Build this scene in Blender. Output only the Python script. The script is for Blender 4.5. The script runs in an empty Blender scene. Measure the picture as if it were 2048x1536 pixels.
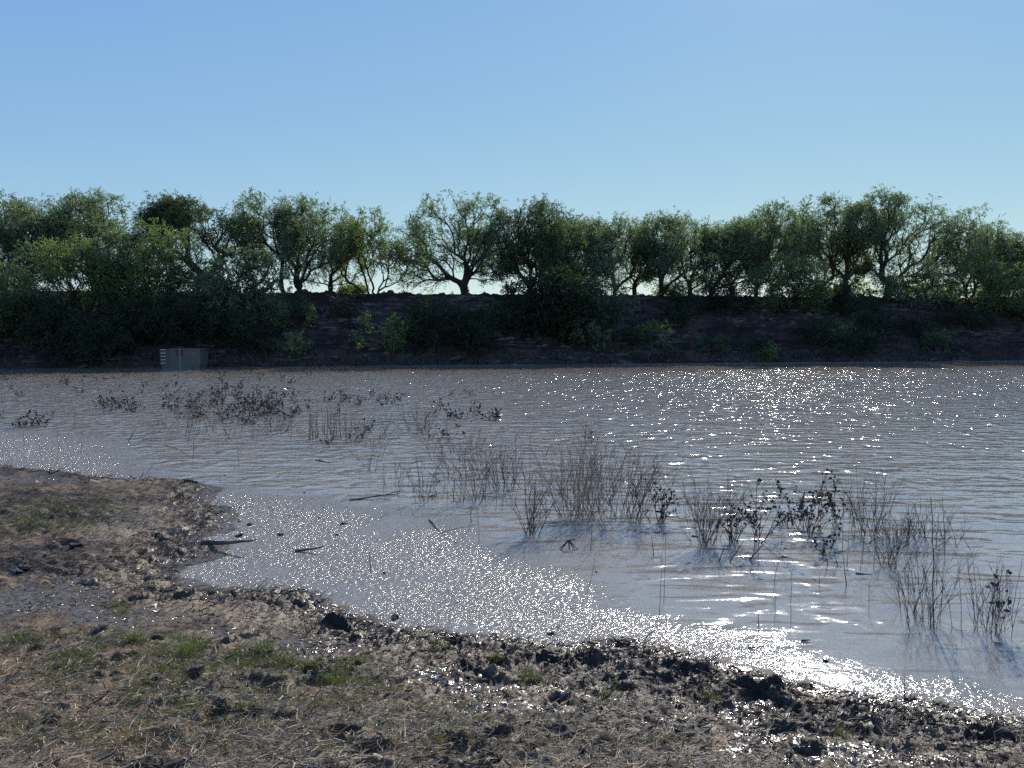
import bpy, math, random
import numpy as np
from mathutils import Vector
R = math.radians
rng = np.random.default_rng(11)
random.seed(11)
SC = bpy.context.scene
COL = SC.collection

# ------------------------------------------------------------------ camera
F_PX = 1539.0            # focal length in pixels of the 2048 px wide photograph
HCAM = 2.2
PITCH = math.atan((768 - 660) / F_PX)
cam_d = bpy.data.cameras.new('camera')
cam_d.sensor_width = 36.0
cam_d.lens = 36.0 * F_PX / 2048.0
cam_d.clip_start = 0.05
cam_d.clip_end = 20000.0
cam = bpy.data.objects.new('camera', cam_d)
COL.objects.link(cam)
cam.location = (0, 0, HCAM)
cam.rotation_euler = (R(90) - PITCH, 0, 0)
SC.camera = cam

# ------------------------------------------------------------------ sky, sun, exposure
SUN_EL, SUN_AZ = 33.0, 20.0       # degrees; azimuth clockwise from +Y (the view direction)
world = bpy.data.worlds.new('World'); SC.world = world
world.use_nodes = True
wn = world.node_tree; wn.nodes.clear()
sky = wn.nodes.new('ShaderNodeTexSky'); sky.sky_type = 'NISHITA'
sky.sun_disc = False
sky.sun_elevation = R(SUN_EL); sky.sun_rotation = R(SUN_AZ)
sky.altitude = 300; sky.air_density = 0.75; sky.dust_density = 0.02; sky.ozone_density = 5.5
# the photograph's sky is far more even than the physical one: compress each channel's range
sep_ = wn.nodes.new('ShaderNodeSeparateColor'); com_ = wn.nodes.new('ShaderNodeCombineColor')
wn.links.new(sky.outputs[0], sep_.inputs[0])
SKY_S = 0.10
for i_, (g_, k_) in enumerate(((0.72, 0.97), (0.52, 0.835), (0.10, 0.72))):
    m0 = wn.nodes.new('ShaderNodeMath'); m0.operation = 'MULTIPLY'; m0.inputs[1].default_value = 0.10
    m1 = wn.nodes.new('ShaderNodeMath'); m1.operation = 'POWER'; m1.inputs[1].default_value = g_
    m2 = wn.nodes.new('ShaderNodeMath'); m2.operation = 'MULTIPLY'; m2.inputs[1].default_value = k_ / SKY_S
    wn.links.new(sep_.outputs[i_], m0.inputs[0]); wn.links.new(m0.outputs[0], m1.inputs[0]); wn.links.new(m1.outputs[0], m2.inputs[0]); wn.links.new(m2.outputs[0], com_.inputs[i_])
# the bright aureole of haze round the sun (above the top of the picture)
tc_ = wn.nodes.new('ShaderNodeTexCoord'); vn_ = wn.nodes.new('ShaderNodeVectorMath'); vn_.operation = 'NORMALIZE'
dt_ = wn.nodes.new('ShaderNodeVectorMath'); dt_.operation = 'DOT_PRODUCT'
dt_.inputs[1].default_value = (math.sin(R(SUN_AZ)) * math.cos(R(SUN_EL)), math.cos(R(SUN_AZ)) * math.cos(R(SUN_EL)), math.sin(R(SUN_EL)))
wn.links.new(tc_.outputs['Generated'], vn_.inputs[0]); wn.links.new(vn_.outputs[0], dt_.inputs[0])
def _wm(op, a, b):
    n = wn.nodes.new('ShaderNodeMath'); n.operation = op
    for i_, v_ in enumerate((a, b)):
        if hasattr(v_, 'node'): wn.links.new(v_, n.inputs[i_])
        else: n.inputs[i_].default_value = v_
    return n.outputs[0]
d_ = _wm('MAXIMUM', dt_.outputs['Value'], 0.0)
glow_ = _wm('ADD', _wm('MULTIPLY', _wm('POWER', d_, 260.0), 3.0 / SKY_S), _wm('MULTIPLY', _wm('POWER', d_, 30.0), 0.04 / SKY_S))
gc_ = wn.nodes.new('ShaderNodeVectorMath'); gc_.operation = 'SCALE'; gc_.inputs[0].default_value = (1.0, 0.95, 0.88); wn.links.new(glow_, gc_.inputs['Scale'])
ad_ = wn.nodes.new('ShaderNodeVectorMath'); ad_.operation = 'ADD'
wn.links.new(com_.outputs[0], ad_.inputs[0]); wn.links.new(gc_.outputs[0], ad_.inputs[1])
bg = wn.nodes.new('ShaderNodeBackground'); bg.inputs['Strength'].default_value = SKY_S
wo = wn.nodes.new('ShaderNodeOutputWorld')
wn.links.new(ad_.outputs[0], bg.inputs[0]); wn.links.new(bg.outputs[0], wo.inputs[0])
sd = bpy.data.lights.new('sun', 'SUN'); sd.energy = 4.6; sd.angle = R(0.53); sd.color = (1.0, 0.94, 0.86)
sun = bpy.data.objects.new('sun', sd); COL.objects.link(sun)
to_sun = Vector((math.sin(R(SUN_AZ)) * math.cos(R(SUN_EL)), math.cos(R(SUN_AZ)) * math.cos(R(SUN_EL)), math.sin(R(SUN_EL))))
sun.rotation_euler = (-to_sun).to_track_quat('-Z', 'Y').to_euler()
sun.location = (0, 0, 60)
SC.view_settings.view_transform = 'Standard'
SC.view_settings.look = 'None'
SC.view_settings.exposure = 0.15
SC.view_settings.gamma = 1.0
SC.cycles.use_denoising = False
SC.cycles.sample_clamp_direct = 0.0
SC.cycles.sample_clamp_indirect = 2.0
SC.cycles.max_bounces = 6
SC.cycles.transparent_max_bounces = 8

# ------------------------------------------------------------------ pixel -> world
CP, SP = math.cos(PITCH), math.sin(PITCH)
def ray(px, py):
    u = (px - 1024.0) / F_PX; v = (768.0 - py) / F_PX
    return np.array([u, CP + v * SP, v * CP - SP])
def p2w(px, py, z=0.0):
    d = ray(px, py); t = (z - HCAM) / d[2]
    return np.array([d[0] * t, d[1] * t, z])
def dist_scale(P):            # metres per photograph pixel at point P
    return (P[1] * CP - (P[2] - HCAM) * SP) / F_PX
# the dam: waterline and crest as lines y = a + b x
DA, DB = 49.0, 0.172
CRESTZ, SLOPE_W = 4.85, 8.6
def y_toe(x): return DA + DB * x
def p2dam(px, py, off):
    """point where the pixel's ray meets the vertical plane at distance off behind the waterline"""
    d = ray(px, py); t = (DA + off) / (d[1] - DB * d[0])
    return np.array([d[0] * t, d[1] * t, HCAM + d[2] * t])

# ------------------------------------------------------------------ noise
_perm = np.random.default_rng(5).permutation(4096)
_gr = np.random.default_rng(6).uniform(0, 2 * math.pi, 4096)
_gx, _gy = np.cos(_gr), np.sin(_gr)
def perlin(x, y, seed=0):
    xi = np.floor(x).astype(np.int64); yi = np.floor(y).astype(np.int64)
    xf = x - xi; yf = y - yi
    def g(ix, iy, dx, dy):
        h = _perm[(_perm[(ix + seed * 17) & 4095] + iy) & 4095]
        return _gx[h] * dx + _gy[h] * dy
    u = xf * xf * xf * (xf * (xf * 6 - 15) + 10); v = yf * yf * yf * (yf * (yf * 6 - 15) + 10)
    a = g(xi, yi, xf, yf); b = g(xi + 1, yi, xf - 1, yf); c = g(xi, yi + 1, xf, yf - 1); d = g(xi + 1, yi + 1, xf - 1, yf - 1)
    return ((a + (b - a) * u) + ((c + (d - c) * u) - (a + (b - a) * u)) * v) * 1.5
def fbm(x, y, oct=4, seed=0):
    s = 0; a = 1.0; t = 0
    for k in range(oct):
        s = s + a * perlin(x * 2 ** k, y * 2 ** k, seed + k); t += a; a *= 0.5
    return s / t
def sstep(a, b, x):
    t = np.clip((x - a) / (b - a), 0, 1); return t * t * (3 - 2 * t)

# ------------------------------------------------------------------ mesh and object helpers
def make_mesh(name, V, faces_n, idx, mats=None, mat_idx=None, smooth=False, attrs=None):
    """V (n,3); faces_n: list/array of loop counts or an int; idx flat vertex indices"""
    me = bpy.data.meshes.new(name)
    V = np.asarray(V, np.float32); idx = np.asarray(idx, np.int32).ravel()
    if isinstance(faces_n, int):
        nf = len(idx) // faces_n; tot = np.full(nf, faces_n, np.int32)
    else:
        tot = np.asarray(faces_n, np.int32); nf = len(tot)
    st = np.zeros(nf, np.int32); st[1:] = np.cumsum(tot)[:-1]
    me.vertices.add(len(V)); me.vertices.foreach_set('co', V.ravel())
    me.loops.add(len(idx)); me.loops.foreach_set('vertex_index', idx)
    me.polygons.add(nf); me.polygons.foreach_set('loop_start', st); me.polygons.foreach_set('loop_total', tot)
    for m in (mats or []): me.materials.append(m)
    if mat_idx is not None: me.polygons.foreach_set('material_index', np.asarray(mat_idx, np.int32))
    me.polygons.foreach_set('use_smooth', np.full(nf, bool(smooth)))
    for k, a in (attrs or {}).items():
        at = me.attributes.new(k, 'FLOAT', 'POINT'); at.data.foreach_set('value', np.asarray(a, np.float32))
    me.update(calc_edges=True)
    return me
def link(name, me, parent=None, loc=None):
    o = bpy.data.objects.new(name, me); COL.objects.link(o)
    if parent is not None: o.parent = parent
    if loc is not None: o.location = loc
    return o
def tag(o, label=None, cat=None, group=None, kind=None):
    if label: o['label'] = label
    if cat: o['category'] = cat
    if group: o['group'] = group
    if kind: o['kind'] = kind
    return o
def thing(name, label, cat, loc, group=None):
    o = bpy.data.objects.new(name, None); o.empty_display_size = 0.2; COL.objects.link(o)
    o.location = tuple(float(c) for c in loc)
    return tag(o, label, cat, group)
def grid_mesh(name, X, Y, Z, mats, smooth=True, attrs=None):
    ny, nx = X.shape
    V = np.stack([X.ravel(), Y.ravel(), Z.ravel()], 1)
    i = np.arange(ny * nx).reshape(ny, nx)
    q = np.stack([i[:-1, :-1], i[:-1, 1:], i[1:, 1:], i[1:, :-1]], -1).reshape(-1)
    return make_mesh(name, V, 4, q, mats, None, smooth, attrs)
def spaced(a, b, f):
    out = [a]
    while out[-1] < b: out.append(out[-1] + f(out[-1]))
    return np.array(out)
def tubes(P0, P1, R0, R1, n=5):
    """many tapered cylinders; returns V, faces (quads)"""
    P0 = np.asarray(P0, float); P1 = np.asarray(P1, float); R0 = np.asarray(R0, float); R1 = np.asarray(R1, float)
    D = P1 - P0; L = np.linalg.norm(D, axis=1, keepdims=True) + 1e-9; D = D / L
    up = np.where(np.abs(D[:, 2:3]) > 0.9, np.array([[1.0, 0, 0]]), np.array([[0, 0, 1.0]]))
    A = np.cross(D, up); A /= np.linalg.norm(A, axis=1, keepdims=True) + 1e-9
    B = np.cross(D, A)
    th = np.arange(n) * 2 * math.pi / n
    ring = A[:, None, :] * np.cos(th)[None, :, None] + B[:, None, :] * np.sin(th)[None, :, None]
    V = np.concatenate([P0[:, None, :] + ring * R0[:, None, None], P1[:, None, :] + ring * R1[:, None, None]], 1).reshape(-1, 3)
    base = (np.arange(len(P0)) * 2 * n)[:, None]
    k = np.arange(n); k2 = (k + 1) % n
    F = np.stack([k, k2, k2 + n, k + n], -1)[None] + base[:, :, None]
    return V, F.reshape(-1, 4)
def leaf_quads(C, D, N, L, W):
    """rhombus leaves at C along D with normal N"""
    D = D / (np.linalg.norm(D, axis=1, keepdims=True) + 1e-9)
    S = np.cross(D, N); S /= np.linalg.norm(S, axis=1, keepdims=True) + 1e-9
    L = L[:, None]; W = W[:, None]
    V = np.stack([C, C + D * L * 0.45 + S * W * 0.5, C + D * L, C + D * L * 0.45 - S * W * 0.5], 1).reshape(-1, 3)
    F = np.arange(len(C) * 4).reshape(-1, 4)
    return V, F

# ------------------------------------------------------------------ materials
def new_mat(name):
    m = bpy.data.materials.new(name); m.use_nodes = True
    nt = m.node_tree; nt.nodes.clear()
    out = nt.nodes.new('ShaderNodeOutputMaterial')
    return m, nt, out
def N(nt, t, **kw):
    n = nt.nodes.new(t)
    for k, v in kw.items(): setattr(n, k, v)
    return n
def L(nt, a, b): nt.links.new(a, b)
def val(nt, sock, v):
    if hasattr(v, 'node'): L(nt, v, sock)
    else: sock.default_value = v
def math_(nt, op, a, b=0.0, c=None, clamp=False):
    n = N(nt, 'ShaderNodeMath', operation=op); n.use_clamp = clamp
    val(nt, n.inputs[0], a); val(nt, n.inputs[1], b)
    if c is not None: val(nt, n.inputs[2], c)
    return n.outputs[0]
def mixc(nt, f, a, b, mode='MIX'):
    n = N(nt, 'ShaderNodeMix', data_type='RGBA', blend_type=mode)
    val(nt, n.inputs[0], f)
    for s, c in ((6, a), (7, b)):
        if hasattr(c, 'node'): L(nt, c, n.inputs[s])
        else: n.inputs[s].default_value = (*c, 1)
    return n.outputs[2]
def noise(nt, vec, scale, detail=3, rough=0.55, dist=0.0):
    n = N(nt, 'ShaderNodeTexNoise'); n.inputs['Scale'].default_value = scale
    n.inputs['Detail'].default_value = detail; n.inputs['Roughness'].default_value = rough
    n.inputs['Distortion'].default_value = dist
    if vec is not None: L(nt, vec, n.inputs['Vector'])
    return n.outputs[0]
def ramp(nt, fac, stops):
    n = N(nt, 'ShaderNodeValToRGB'); L(nt, fac, n.inputs[0])
    e = n.color_ramp.elements
    while len(e) < len(stops): e.new(0.5)
    for k, (p, c) in enumerate(stops):
        e[k].position = p; e[k].color = (*c, 1) if len(c) == 3 else c
    return n.outputs[0]
def mapr(nt, v, a, b, c=0.0, d=1.0):
    n = N(nt, 'ShaderNodeMapRange'); n.clamp = True
    val(nt, n.inputs[0], v); n.inputs[1].default_value = a; n.inputs[2].default_value = b
    n.inputs[3].default_value = c; n.inputs[4].default_value = d
    return n.outputs[0]
def obj_pos(nt):
    return N(nt, 'ShaderNodeNewGeometry').outputs['Position']
def mapping(nt, vec, scale=(1, 1, 1), rot=(0, 0, 0), loc=(0, 0, 0)):
    n = N(nt, 'ShaderNodeMapping'); L(nt, vec, n.inputs[0])
    n.inputs['Scale'].default_value = scale; n.inputs['Rotation'].default_value = rot; n.inputs['Location'].default_value = loc
    return n.outputs[0]
def attr(nt, name):
    return N(nt, 'ShaderNodeAttribute', attribute_name=name).outputs['Fac']

def leaf_mat(name, c1, c2, c3, transl=0.5, scale=1.3, gloss=0.06):
    m, nt, out = new_mat(name)
    p = obj_pos(nt)
    n1 = noise(nt, p, scale, 3)
    n2 = noise(nt, p, 22.0, 1)
    col = mixc(nt, mapr(nt, n1, 0.35, 0.65), c1, c2)
    col = mixc(nt, mapr(nt, n2, 0.45, 0.75), col, c3)
    d = N(nt, 'ShaderNodeBsdfDiffuse'); L(nt, col, d.inputs[0])
    t = N(nt, 'ShaderNodeBsdfTranslucent')
    tc = mixc(nt, 1.0, col, (1.15, 1.25, 0.55), 'MULTIPLY'); L(nt, tc, t.inputs[0])
    g = N(nt, 'ShaderNodeBsdfGlossy'); g.inputs['Roughness'].default_value = 0.45; g.inputs[0].default_value = (1, 1, 1, 1)
    a = N(nt, 'ShaderNodeMixShader'); a.inputs[0].default_value = transl; L(nt, d.outputs[0], a.inputs[1]); L(nt, t.outputs[0], a.inputs[2])
    b = N(nt, 'ShaderNodeMixShader'); b.inputs[0].default_value = gloss; L(nt, a.outputs[0], b.inputs[1]); L(nt, g.outputs[0], b.inputs[2])
    L(nt, b.outputs[0], out.inputs[0])
    return m
def plain_mat(name, c1, c2, rough=0.8, scale=6.0, bump=0.0, bscale=40.0, metal=0.0, spec=0.5, stretch=(1, 1, 1)):
    m, nt, out = new_mat(name)
    p = mapping(nt, obj_pos(nt), stretch)
    n1 = noise(nt, p, scale, 5, 0.6)
    col = mixc(nt, mapr(nt, n1, 0.35, 0.65), c1, c2)
    b = N(nt, 'ShaderNodeBsdfPrincipled'); L(nt, col, b.inputs['Base Color'])
    b.inputs['Roughness'].default_value = rough; b.inputs['Metallic'].default_value = metal
    b.inputs['Specular IOR Level'].default_value = spec
    if bump > 0:
        bn = N(nt, 'ShaderNodeBump'); bn.inputs['Distance'].default_value = bump
        L(nt, noise(nt, p, bscale, 4), bn.inputs['Height']); L(nt, bn.outputs[0], b.inputs['Normal'])
    L(nt, b.outputs[0], out.inputs[0])
    return m

# ------------------------------------------------------------------ shoreline
SHORE_PX = [(-900, 905), (-400, 915), (0, 938), (120, 948), (250, 966), (350, 962), (425, 978), (400, 1010), (455, 1022), (440, 1060),
            (360, 1085), (425, 1098), (430, 1115), (350, 1138), (330, 1160), (385, 1182), (470, 1190), (560, 1188), (620, 1196), (650, 1222),
            (760, 1262), (800, 1268), (940, 1278), (1100, 1298), (1190, 1300), (1250, 1288), (1330, 1312), (1500, 1356), (1700, 1400),
            (1850, 1425), (1950, 1440), (2048, 1458), (2300, 1510), (2900, 1600)]
SHORE = np.array([p2w(*p)[:2] for p in SHORE_PX])
LAND_POLY = np.concatenate([SHORE, [[30, 2.0], [30, -30], [-60, -30], [-60, SHORE[0][1] + 3]]])
GLIT_PX = [(-900, 800), (-300, 840), (0, 862), (110, 868), (200, 882), (250, 925), (300, 958), (370, 975), (430, 982), (480, 988), (600, 996), (700, 1012),
           (800, 1035), (920, 1068), (1030, 1110), (1090, 1160), (1170, 1200), (1290, 1240), (1400, 1272), (1530, 1315), (1700, 1352), (1850, 1385), (2048, 1418), (2500, 1480), (2900, 1540)]
GLIT = np.array([p2w(*p)[:2] for p in GLIT_PX])
GLIT_POLY = np.concatenate([GLIT, [[30, 3.0], [30, -30], [-60, -30], [-60, GLIT[0][1] + 3]]])
def seg_dist(px, py, line):
    best = np.full(px.shape, 1e9)
    for a, b in zip(line[:-1], line[1:]):
        d = b - a; t = np.clip(((px - a[0]) * d[0] + (py - a[1]) * d[1]) / (d @ d), 0, 1)
        best = np.minimum(best, (px - a[0] - t * d[0]) ** 2 + (py - a[1] - t * d[1]) ** 2)
    return np.sqrt(best)
def inside(px, py, poly):
    r = np.zeros(px.shape, bool)
    for a, b in zip(poly, np.roll(poly, -1, 0)):
        c = (a[1] > py) != (b[1] > py)
        with np.errstate(divide='ignore', invalid='ignore'):
            r ^= c & (px < (b[0] - a[0]) * (py - a[1]) / (b[1] - a[1] + 1e-12) + a[0])
    return r
def sdist(px, py, line=None, poly=None):
    line = SHORE if line is None else line; poly = LAND_POLY if poly is None else poly
    d = seg_dist(px, py, line); return np.where(inside(px, py, poly), d, -d)

# elliptical zones on the ground, given where they lie in the plan: (px, py, half width px, half height px, strength)
def zone(px, py, items):
    m = np.zeros(px.shape)
    for (cx, cy, hw, hh, s) in items:
        c = p2w(cx, cy, 0.1); hx = hw * dist_scale(c)
        hy = abs(p2w(cx, cy - hh, 0.1)[1] - p2w(cx, cy + hh, 0.1)[1]) / 2
        r2 = ((px - c[0]) / hx) ** 2 + ((py - c[1]) / hy) ** 2
        m = np.maximum(m, s * np.exp(-r2 * 1.1))
    return m
PUDDLES = [(100, 1200, 150, 55, 1.0), (40, 1150, 60, 18, .8), (250, 1235, 110, 28, .9), (640, 1290, 120, 22, 1.0), (480, 1262, 90, 10, .7), (560, 1312, 120, 12, .6), (870, 1352, 75, 22, 1.0), (960, 1385, 190, 20, .85),
           (1010, 1425, 130, 13, .9), (1190, 1305, 50, 10, 1.0), (800, 1268, 60, 10, .9), (1260, 1302, 60, 10, .8), (1510, 1440, 90, 28, 1.0), (1600, 1480, 90, 22, 1.0), (1490, 1410, 70, 12, .9), (1700, 1500, 120, 16, .9),
           (1480, 1510, 60, 20, .6), (1740, 1415, 60, 8, .9), (1900, 1520, 90, 14, .8), (1640, 1525, 110, 14, .9), (1300, 1400, 100, 12, .5), (330, 1005, 80, 12, .8), (250, 1040, 90, 14, .6), (430, 1048, 50, 25, .6), (120, 960, 130, 10, .9),
           (300, 1130, 80, 16, .4), (1330, 1440, 80, 10, .5), (1150, 1400, 60, 8, .7), (1560, 1395, 60, 7, .6), (90, 1100, 120, 12, .4), (400, 1190, 60, 8, .6)]
TANS = [(260, 1150, 130, 30, 1), (420, 1205, 140, 20, 1), (560, 1228, 150, 18, 1), (700, 1255, 90, 12, .8), (250, 1060, 110, 24, .8), (300, 1020, 90, 14, .7), (1000, 1300, 80, 12, .8), (830, 1290, 90, 8, .7), (1240, 1335, 50, 10, .9),
        (1900, 1460, 110, 16, 1), (1750, 1432, 90, 12, .8), (2010, 1495, 70, 14, .8), (200, 960, 180, 10, .6), (1000, 1432, 120, 8, .6), (1150, 1292, 60, 8, .5)]
DARKS = [(1300, 1360, 360, 60, .62), (1700, 1440, 320, 60, .62), (1200, 1460, 320, 55, .5), (100, 1030, 260, 50, .55), (100, 1120, 250, 40, .45), (900, 1400, 200, 40, .35), (60, 1140, 140, 18, 1), (150, 1095, 90, 14, .8), (110, 1040, 200, 22, .7), (80, 1000, 160, 14, .7), (1120, 1315, 90, 14, 1), (1250, 1370, 150, 18, 1), (900, 1340, 90, 12, .8), (1350, 1330, 150, 14, .9), (1560, 1370, 120, 12, .9), (1750, 1410, 120, 10, .9), (1980, 1470, 90, 12, 1),
         (1420, 1420, 90, 16, .8), (1550, 1500, 160, 16, .6), (700, 1240, 70, 12, .9), (560, 1195, 80, 10, .8), (620, 1362, 40, 8, 1), (300, 1430, 60, 8, .6), (220, 1435, 40, 8, .5), (1240, 1310, 110, 8, .8), (60, 1425, 50, 8, .6), (600, 1450, 60, 8, .6), (1400, 1385, 60, 10, 1), (1900, 1525, 100, 10, .8), (1250, 1475, 90, 10, .7)]
GREENS = [(370, 1300, 90, 22, 1), (480, 1325, 90, 20, 1), (580, 1335, 110, 14, 1), (700, 1330, 60, 14, .8), (60, 1290, 90, 14, .7), (160, 1335, 60, 14, .8), (90, 1395, 60, 10, .8), (660, 1365, 30, 12, 1), (730, 1375, 40, 8, .8), (350, 1440, 60, 14, .8), (490, 1440, 40, 10, .8), (260, 1415, 30, 10, .7),
          (170, 1500, 50, 10, .8), (420, 1520, 50, 10, .6), (1065, 1355, 22, 8, 1), (240, 1222, 30, 8, .9), (180, 1285, 60, 12, .6), (650, 1410, 60, 8, .6), (900, 1430, 60, 8, .6), (870, 1475, 60, 8, .6), (1210, 1385, 30, 8, .7), (1420, 1392, 25, 6, .7), (330, 1365, 80, 12, .4), (100, 1060, 90, 12, .3), (840, 1525, 60, 8, .4), (1320, 1490, 70, 10, .5), (640, 1520, 60, 8, .5)]

# ------------------------------------------------------------------ the near ground: churned mud bank
def base_height(x, y, s):
    wob = fbm(x * 0.9, y * 0.9, 3, 40)
    z = np.where(s > 0, 0.012 + 0.055 * s + 0.05 * (1 - np.exp(-s / 0.35)), 0.012 + 0.09 * s)
    return np.clip(z, -0.55, 0.9) + 0.018 * wob * sstep(-0.5, 0.8, s)
def ground_fields(x, y):
    jit = 0.16 * fbm(x * 2.2, y * 2.2, 3, 3) + 0.05 * perlin(x * 9, y * 9, 9)
    s0 = sdist(x, y); s = s0 + jit * (1 - sstep(2.5, 5, np.abs(s0)))
    z = base_height(x, y, s)
    land = sstep(-0.15, 0.15, s)
    near = np.exp(-((s0 - 0.25) / 0.35) ** 2)
    dark = zone(x, y, DARKS); tan = zone(x, y, TANS); pud = zone(x, y, PUDDLES); green = zone(x, y, GREENS)
    n1 = fbm(x * 3.1, y * 4.0, 3, 12); n2 = 1 - 2 * np.abs(fbm(x * 8, y * 9, 3, 20)); n3 = fbm(x * 26, y * 26, 2, 30)
    n4 = fbm(x * 60, y * 60, 2, 35)
    rough = (0.55 + 0.9 * dark + 0.7 * near + 0.3 * pud - 0.45 * tan)
    z = z + land * (0.022 * n1 + 0.020 * rough * n2 + 0.020 * rough * n3 + 0.008 * rough * n4)
    clump = np.maximum(0, fbm(x * 5.5, y * 6.5, 2, 60) - 0.05)
    z = z + land * (0.085 * dark + 0.06 * near) * clump
    # water standing in the hollows
    lvl = base_height(x, y, s) + 0.010 + 0.034 * (pud + 0.25 * fbm(x * 3, y * 3, 2, 77) - 0.45)
    wet = (z < lvl) & (pud > 0.18) & (s > 0.0)
    film = sstep(.20, .02, s) * (s > -.1) * .8
    z = np.where(wet, lvl, z)
    wet = np.maximum(wet.astype(float), film)
    return s, z, wet, dark, tan, green, near
gx = spaced(0, 26, lambda v: 0.012 + 0.0095 * max(0, v - 2.2) ** 1.15)
gx = np.concatenate([-gx[:0:-1], gx])
gy = spaced(-2.0, 24, lambda v: 0.2 if v < 2.6 else 0.0095 + 0.0033 * max(0, v - 3) + 0.004 * max(0, v - 9) ** 2)
GX, GY = np.meshgrid(gx, gy)
s_, z_, wet_, dark_, tan_, green_, near_ = ground_fields(GX, GY)
_r = np.random.default_rng(404)      # hoof and foot prints pressed into the mud
for _ in range(420):
    hx_, hy_ = _r.uniform(-7, 4.5), _r.uniform(3.0, 12.5)
    if sdist(np.array([hx_]), np.array([hy_]))[0] < .15: continue
    rr = _r.uniform(.035, .085); i0, i1 = np.searchsorted(gx, (hx_ - .3, hx_ + .3)); j0, j1 = np.searchsorted(gy, (hy_ - .3, hy_ + .3))
    sub = np.s_[j0:j1, i0:i1]; ca, sa = math.cos(_r.uniform(0, 3)), math.sin(_r.uniform(0, 3))
    u_ = (GX[sub] - hx_) * ca + (GY[sub] - hy_) * sa; w_ = (-(GX[sub] - hx_) * sa + (GY[sub] - hy_) * ca) * 1.5
    q_ = np.sqrt(u_ ** 2 + w_ ** 2) / rr + .25 * perlin(GX[sub] * 20, GY[sub] * 20, 8)
    z_[sub] += (-.038 * np.exp(-q_ ** 4) + .020 * np.exp(-((q_ - 1.35) / .3) ** 2)) * (1 - wet_[sub])
    dark_[sub] = np.maximum(dark_[sub], .5 * np.exp(-q_ ** 4))

m_ground, nt, out = new_mat('churned_mud')
p = obj_pos(nt)
a_wet, a_dark, a_tan, a_green, a_s = (attr(nt, k) for k in ('wet', 'dark', 'tan', 'green', 'shore'))
nA = noise(nt, p, 2.3, 6, 0.65); nB = noise(nt, p, 9, 5, 0.6); nC = noise(nt, p, 60, 4, 0.7); nD = noise(nt, p, 170, 2, 0.6)
soil = ramp(nt, nA, [(0.30, (0.016, 0.013, 0.010)), (0.46, (0.052, 0.040, 0.029)), (0.60, (0.130, 0.100, 0.072)), (0.75, (0.024, 0.019, 0.014))])
soil = mixc(nt, mapr(nt, nC, 0.35, 0.7), soil, mixc(nt, 1.0, soil, (1.9, 1.8, 1.7), 'MULTIPLY'))
tanc = mixc(nt, mapr(nt, nC, 0.3, 0.7), (0.14, 0.115, 0.085), (0.28, 0.235, 0.18))
fac_t = mapr(nt, math_(nt, 'ADD', a_tan, math_(nt, 'MULTIPLY', math_(nt, 'SUBTRACT', nB, 0.5), 1.6)), 0.2, 0.6)
col = mixc(nt, fac_t, soil, tanc)
fac_g = mapr(nt, math_(nt, 'ADD', a_green, math_(nt, 'MULTIPLY', math_(nt, 'SUBTRACT', nB, 0.5), 1.5)), 0.35, 1.0, 0, 0.75)
col = mixc(nt, fac_g, col, mixc(nt, nC, (0.05, 0.065, 0.018), (0.10, 0.12, 0.035)))
fac_d = mapr(nt, math_(nt, 'ADD', a_dark, math_(nt, 'MULTIPLY', math_(nt, 'SUBTRACT', nB, 0.5), 1.8)), 0.25, 0.6)
col = mixc(nt, fac_d, col, mixc(nt, nC, (0.012, 0.010, 0.009), (0.045, 0.037, 0.032)))
shore_d = mapr(nt, a_s, 0.75, 0.25, 0, 0.95)
col = mixc(nt, math_(nt, 'MULTIPLY', math_(nt, 'MULTIPLY', shore_d, mapr(nt, nB, 0.35, 0.6)), math_(nt, 'SUBTRACT', 1.0, math_(nt, 'MULTIPLY', fac_t, 0.8))), col, (0.022, 0.018, 0.016))
col = mixc(nt, a_wet, col, (0.12, 0.10, 0.085))
col = mixc(nt, 1.0, col, (1.12, 1.0, 0.80), 'MULTIPLY')
bs = N(nt, 'ShaderNodeBsdfPrincipled'); L(nt, col, bs.inputs['Base Color'])
rgh = mapr(nt, nB, 0.35, 0.7, 0.34, 0.8)
rgh = math_(nt, 'SUBTRACT', rgh, mapr(nt, a_s, 1.6, 0.0, 0, 0.18))
rgh = math_(nt, 'MULTIPLY', rgh, math_(nt, 'SUBTRACT', 1.0, math_(nt, 'MULTIPLY', a_wet, 0.62)))
L(nt, rgh, bs.inputs['Roughness'])
L(nt, mapr(nt, a_wet, 0, 1, 0.22, 0.65), bs.inputs['Specular IOR Level'])
bn = N(nt, 'ShaderNodeBump'); bn.inputs['Distance'].default_value = 0.006
bn.inputs['Strength'].default_value = 1.0
hh = math_(nt, 'ADD', math_(nt, 'MULTIPLY', nC, 1.3), math_(nt, 'MULTIPLY', nD, 0.5))
L(nt, hh, bn.inputs['Height'])
wn_ = N(nt, 'ShaderNodeTexNoise'); L(nt, p, wn_.inputs['Vector']); wn_.inputs['Scale'].default_value = 34; wn_.inputs['Detail'].default_value = 2
v1 = N(nt, 'ShaderNodeVectorMath', operation='SUBTRACT'); L(nt, wn_.outputs[1], v1.inputs[0]); v1.inputs[1].default_value = (.5, .5, .5)
v2 = N(nt, 'ShaderNodeVectorMath', operation='MULTIPLY'); L(nt, v1.outputs[0], v2.inputs[0]); v2.inputs[1].default_value = (2.5, 2.5, 0)
vs = N(nt, 'ShaderNodeVectorMath', operation='SCALE'); L(nt, v2.outputs[0], vs.inputs[0]); L(nt, mapr(nt, noise(nt, p, 11, 2), .35, .65, .35, 2.6), vs.inputs['Scale'])
v3 = N(nt, 'ShaderNodeVectorMath', operation='ADD'); L(nt, vs.outputs[0], v3.inputs[0]); v3.inputs[1].default_value = (0, 0, 1)
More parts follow.
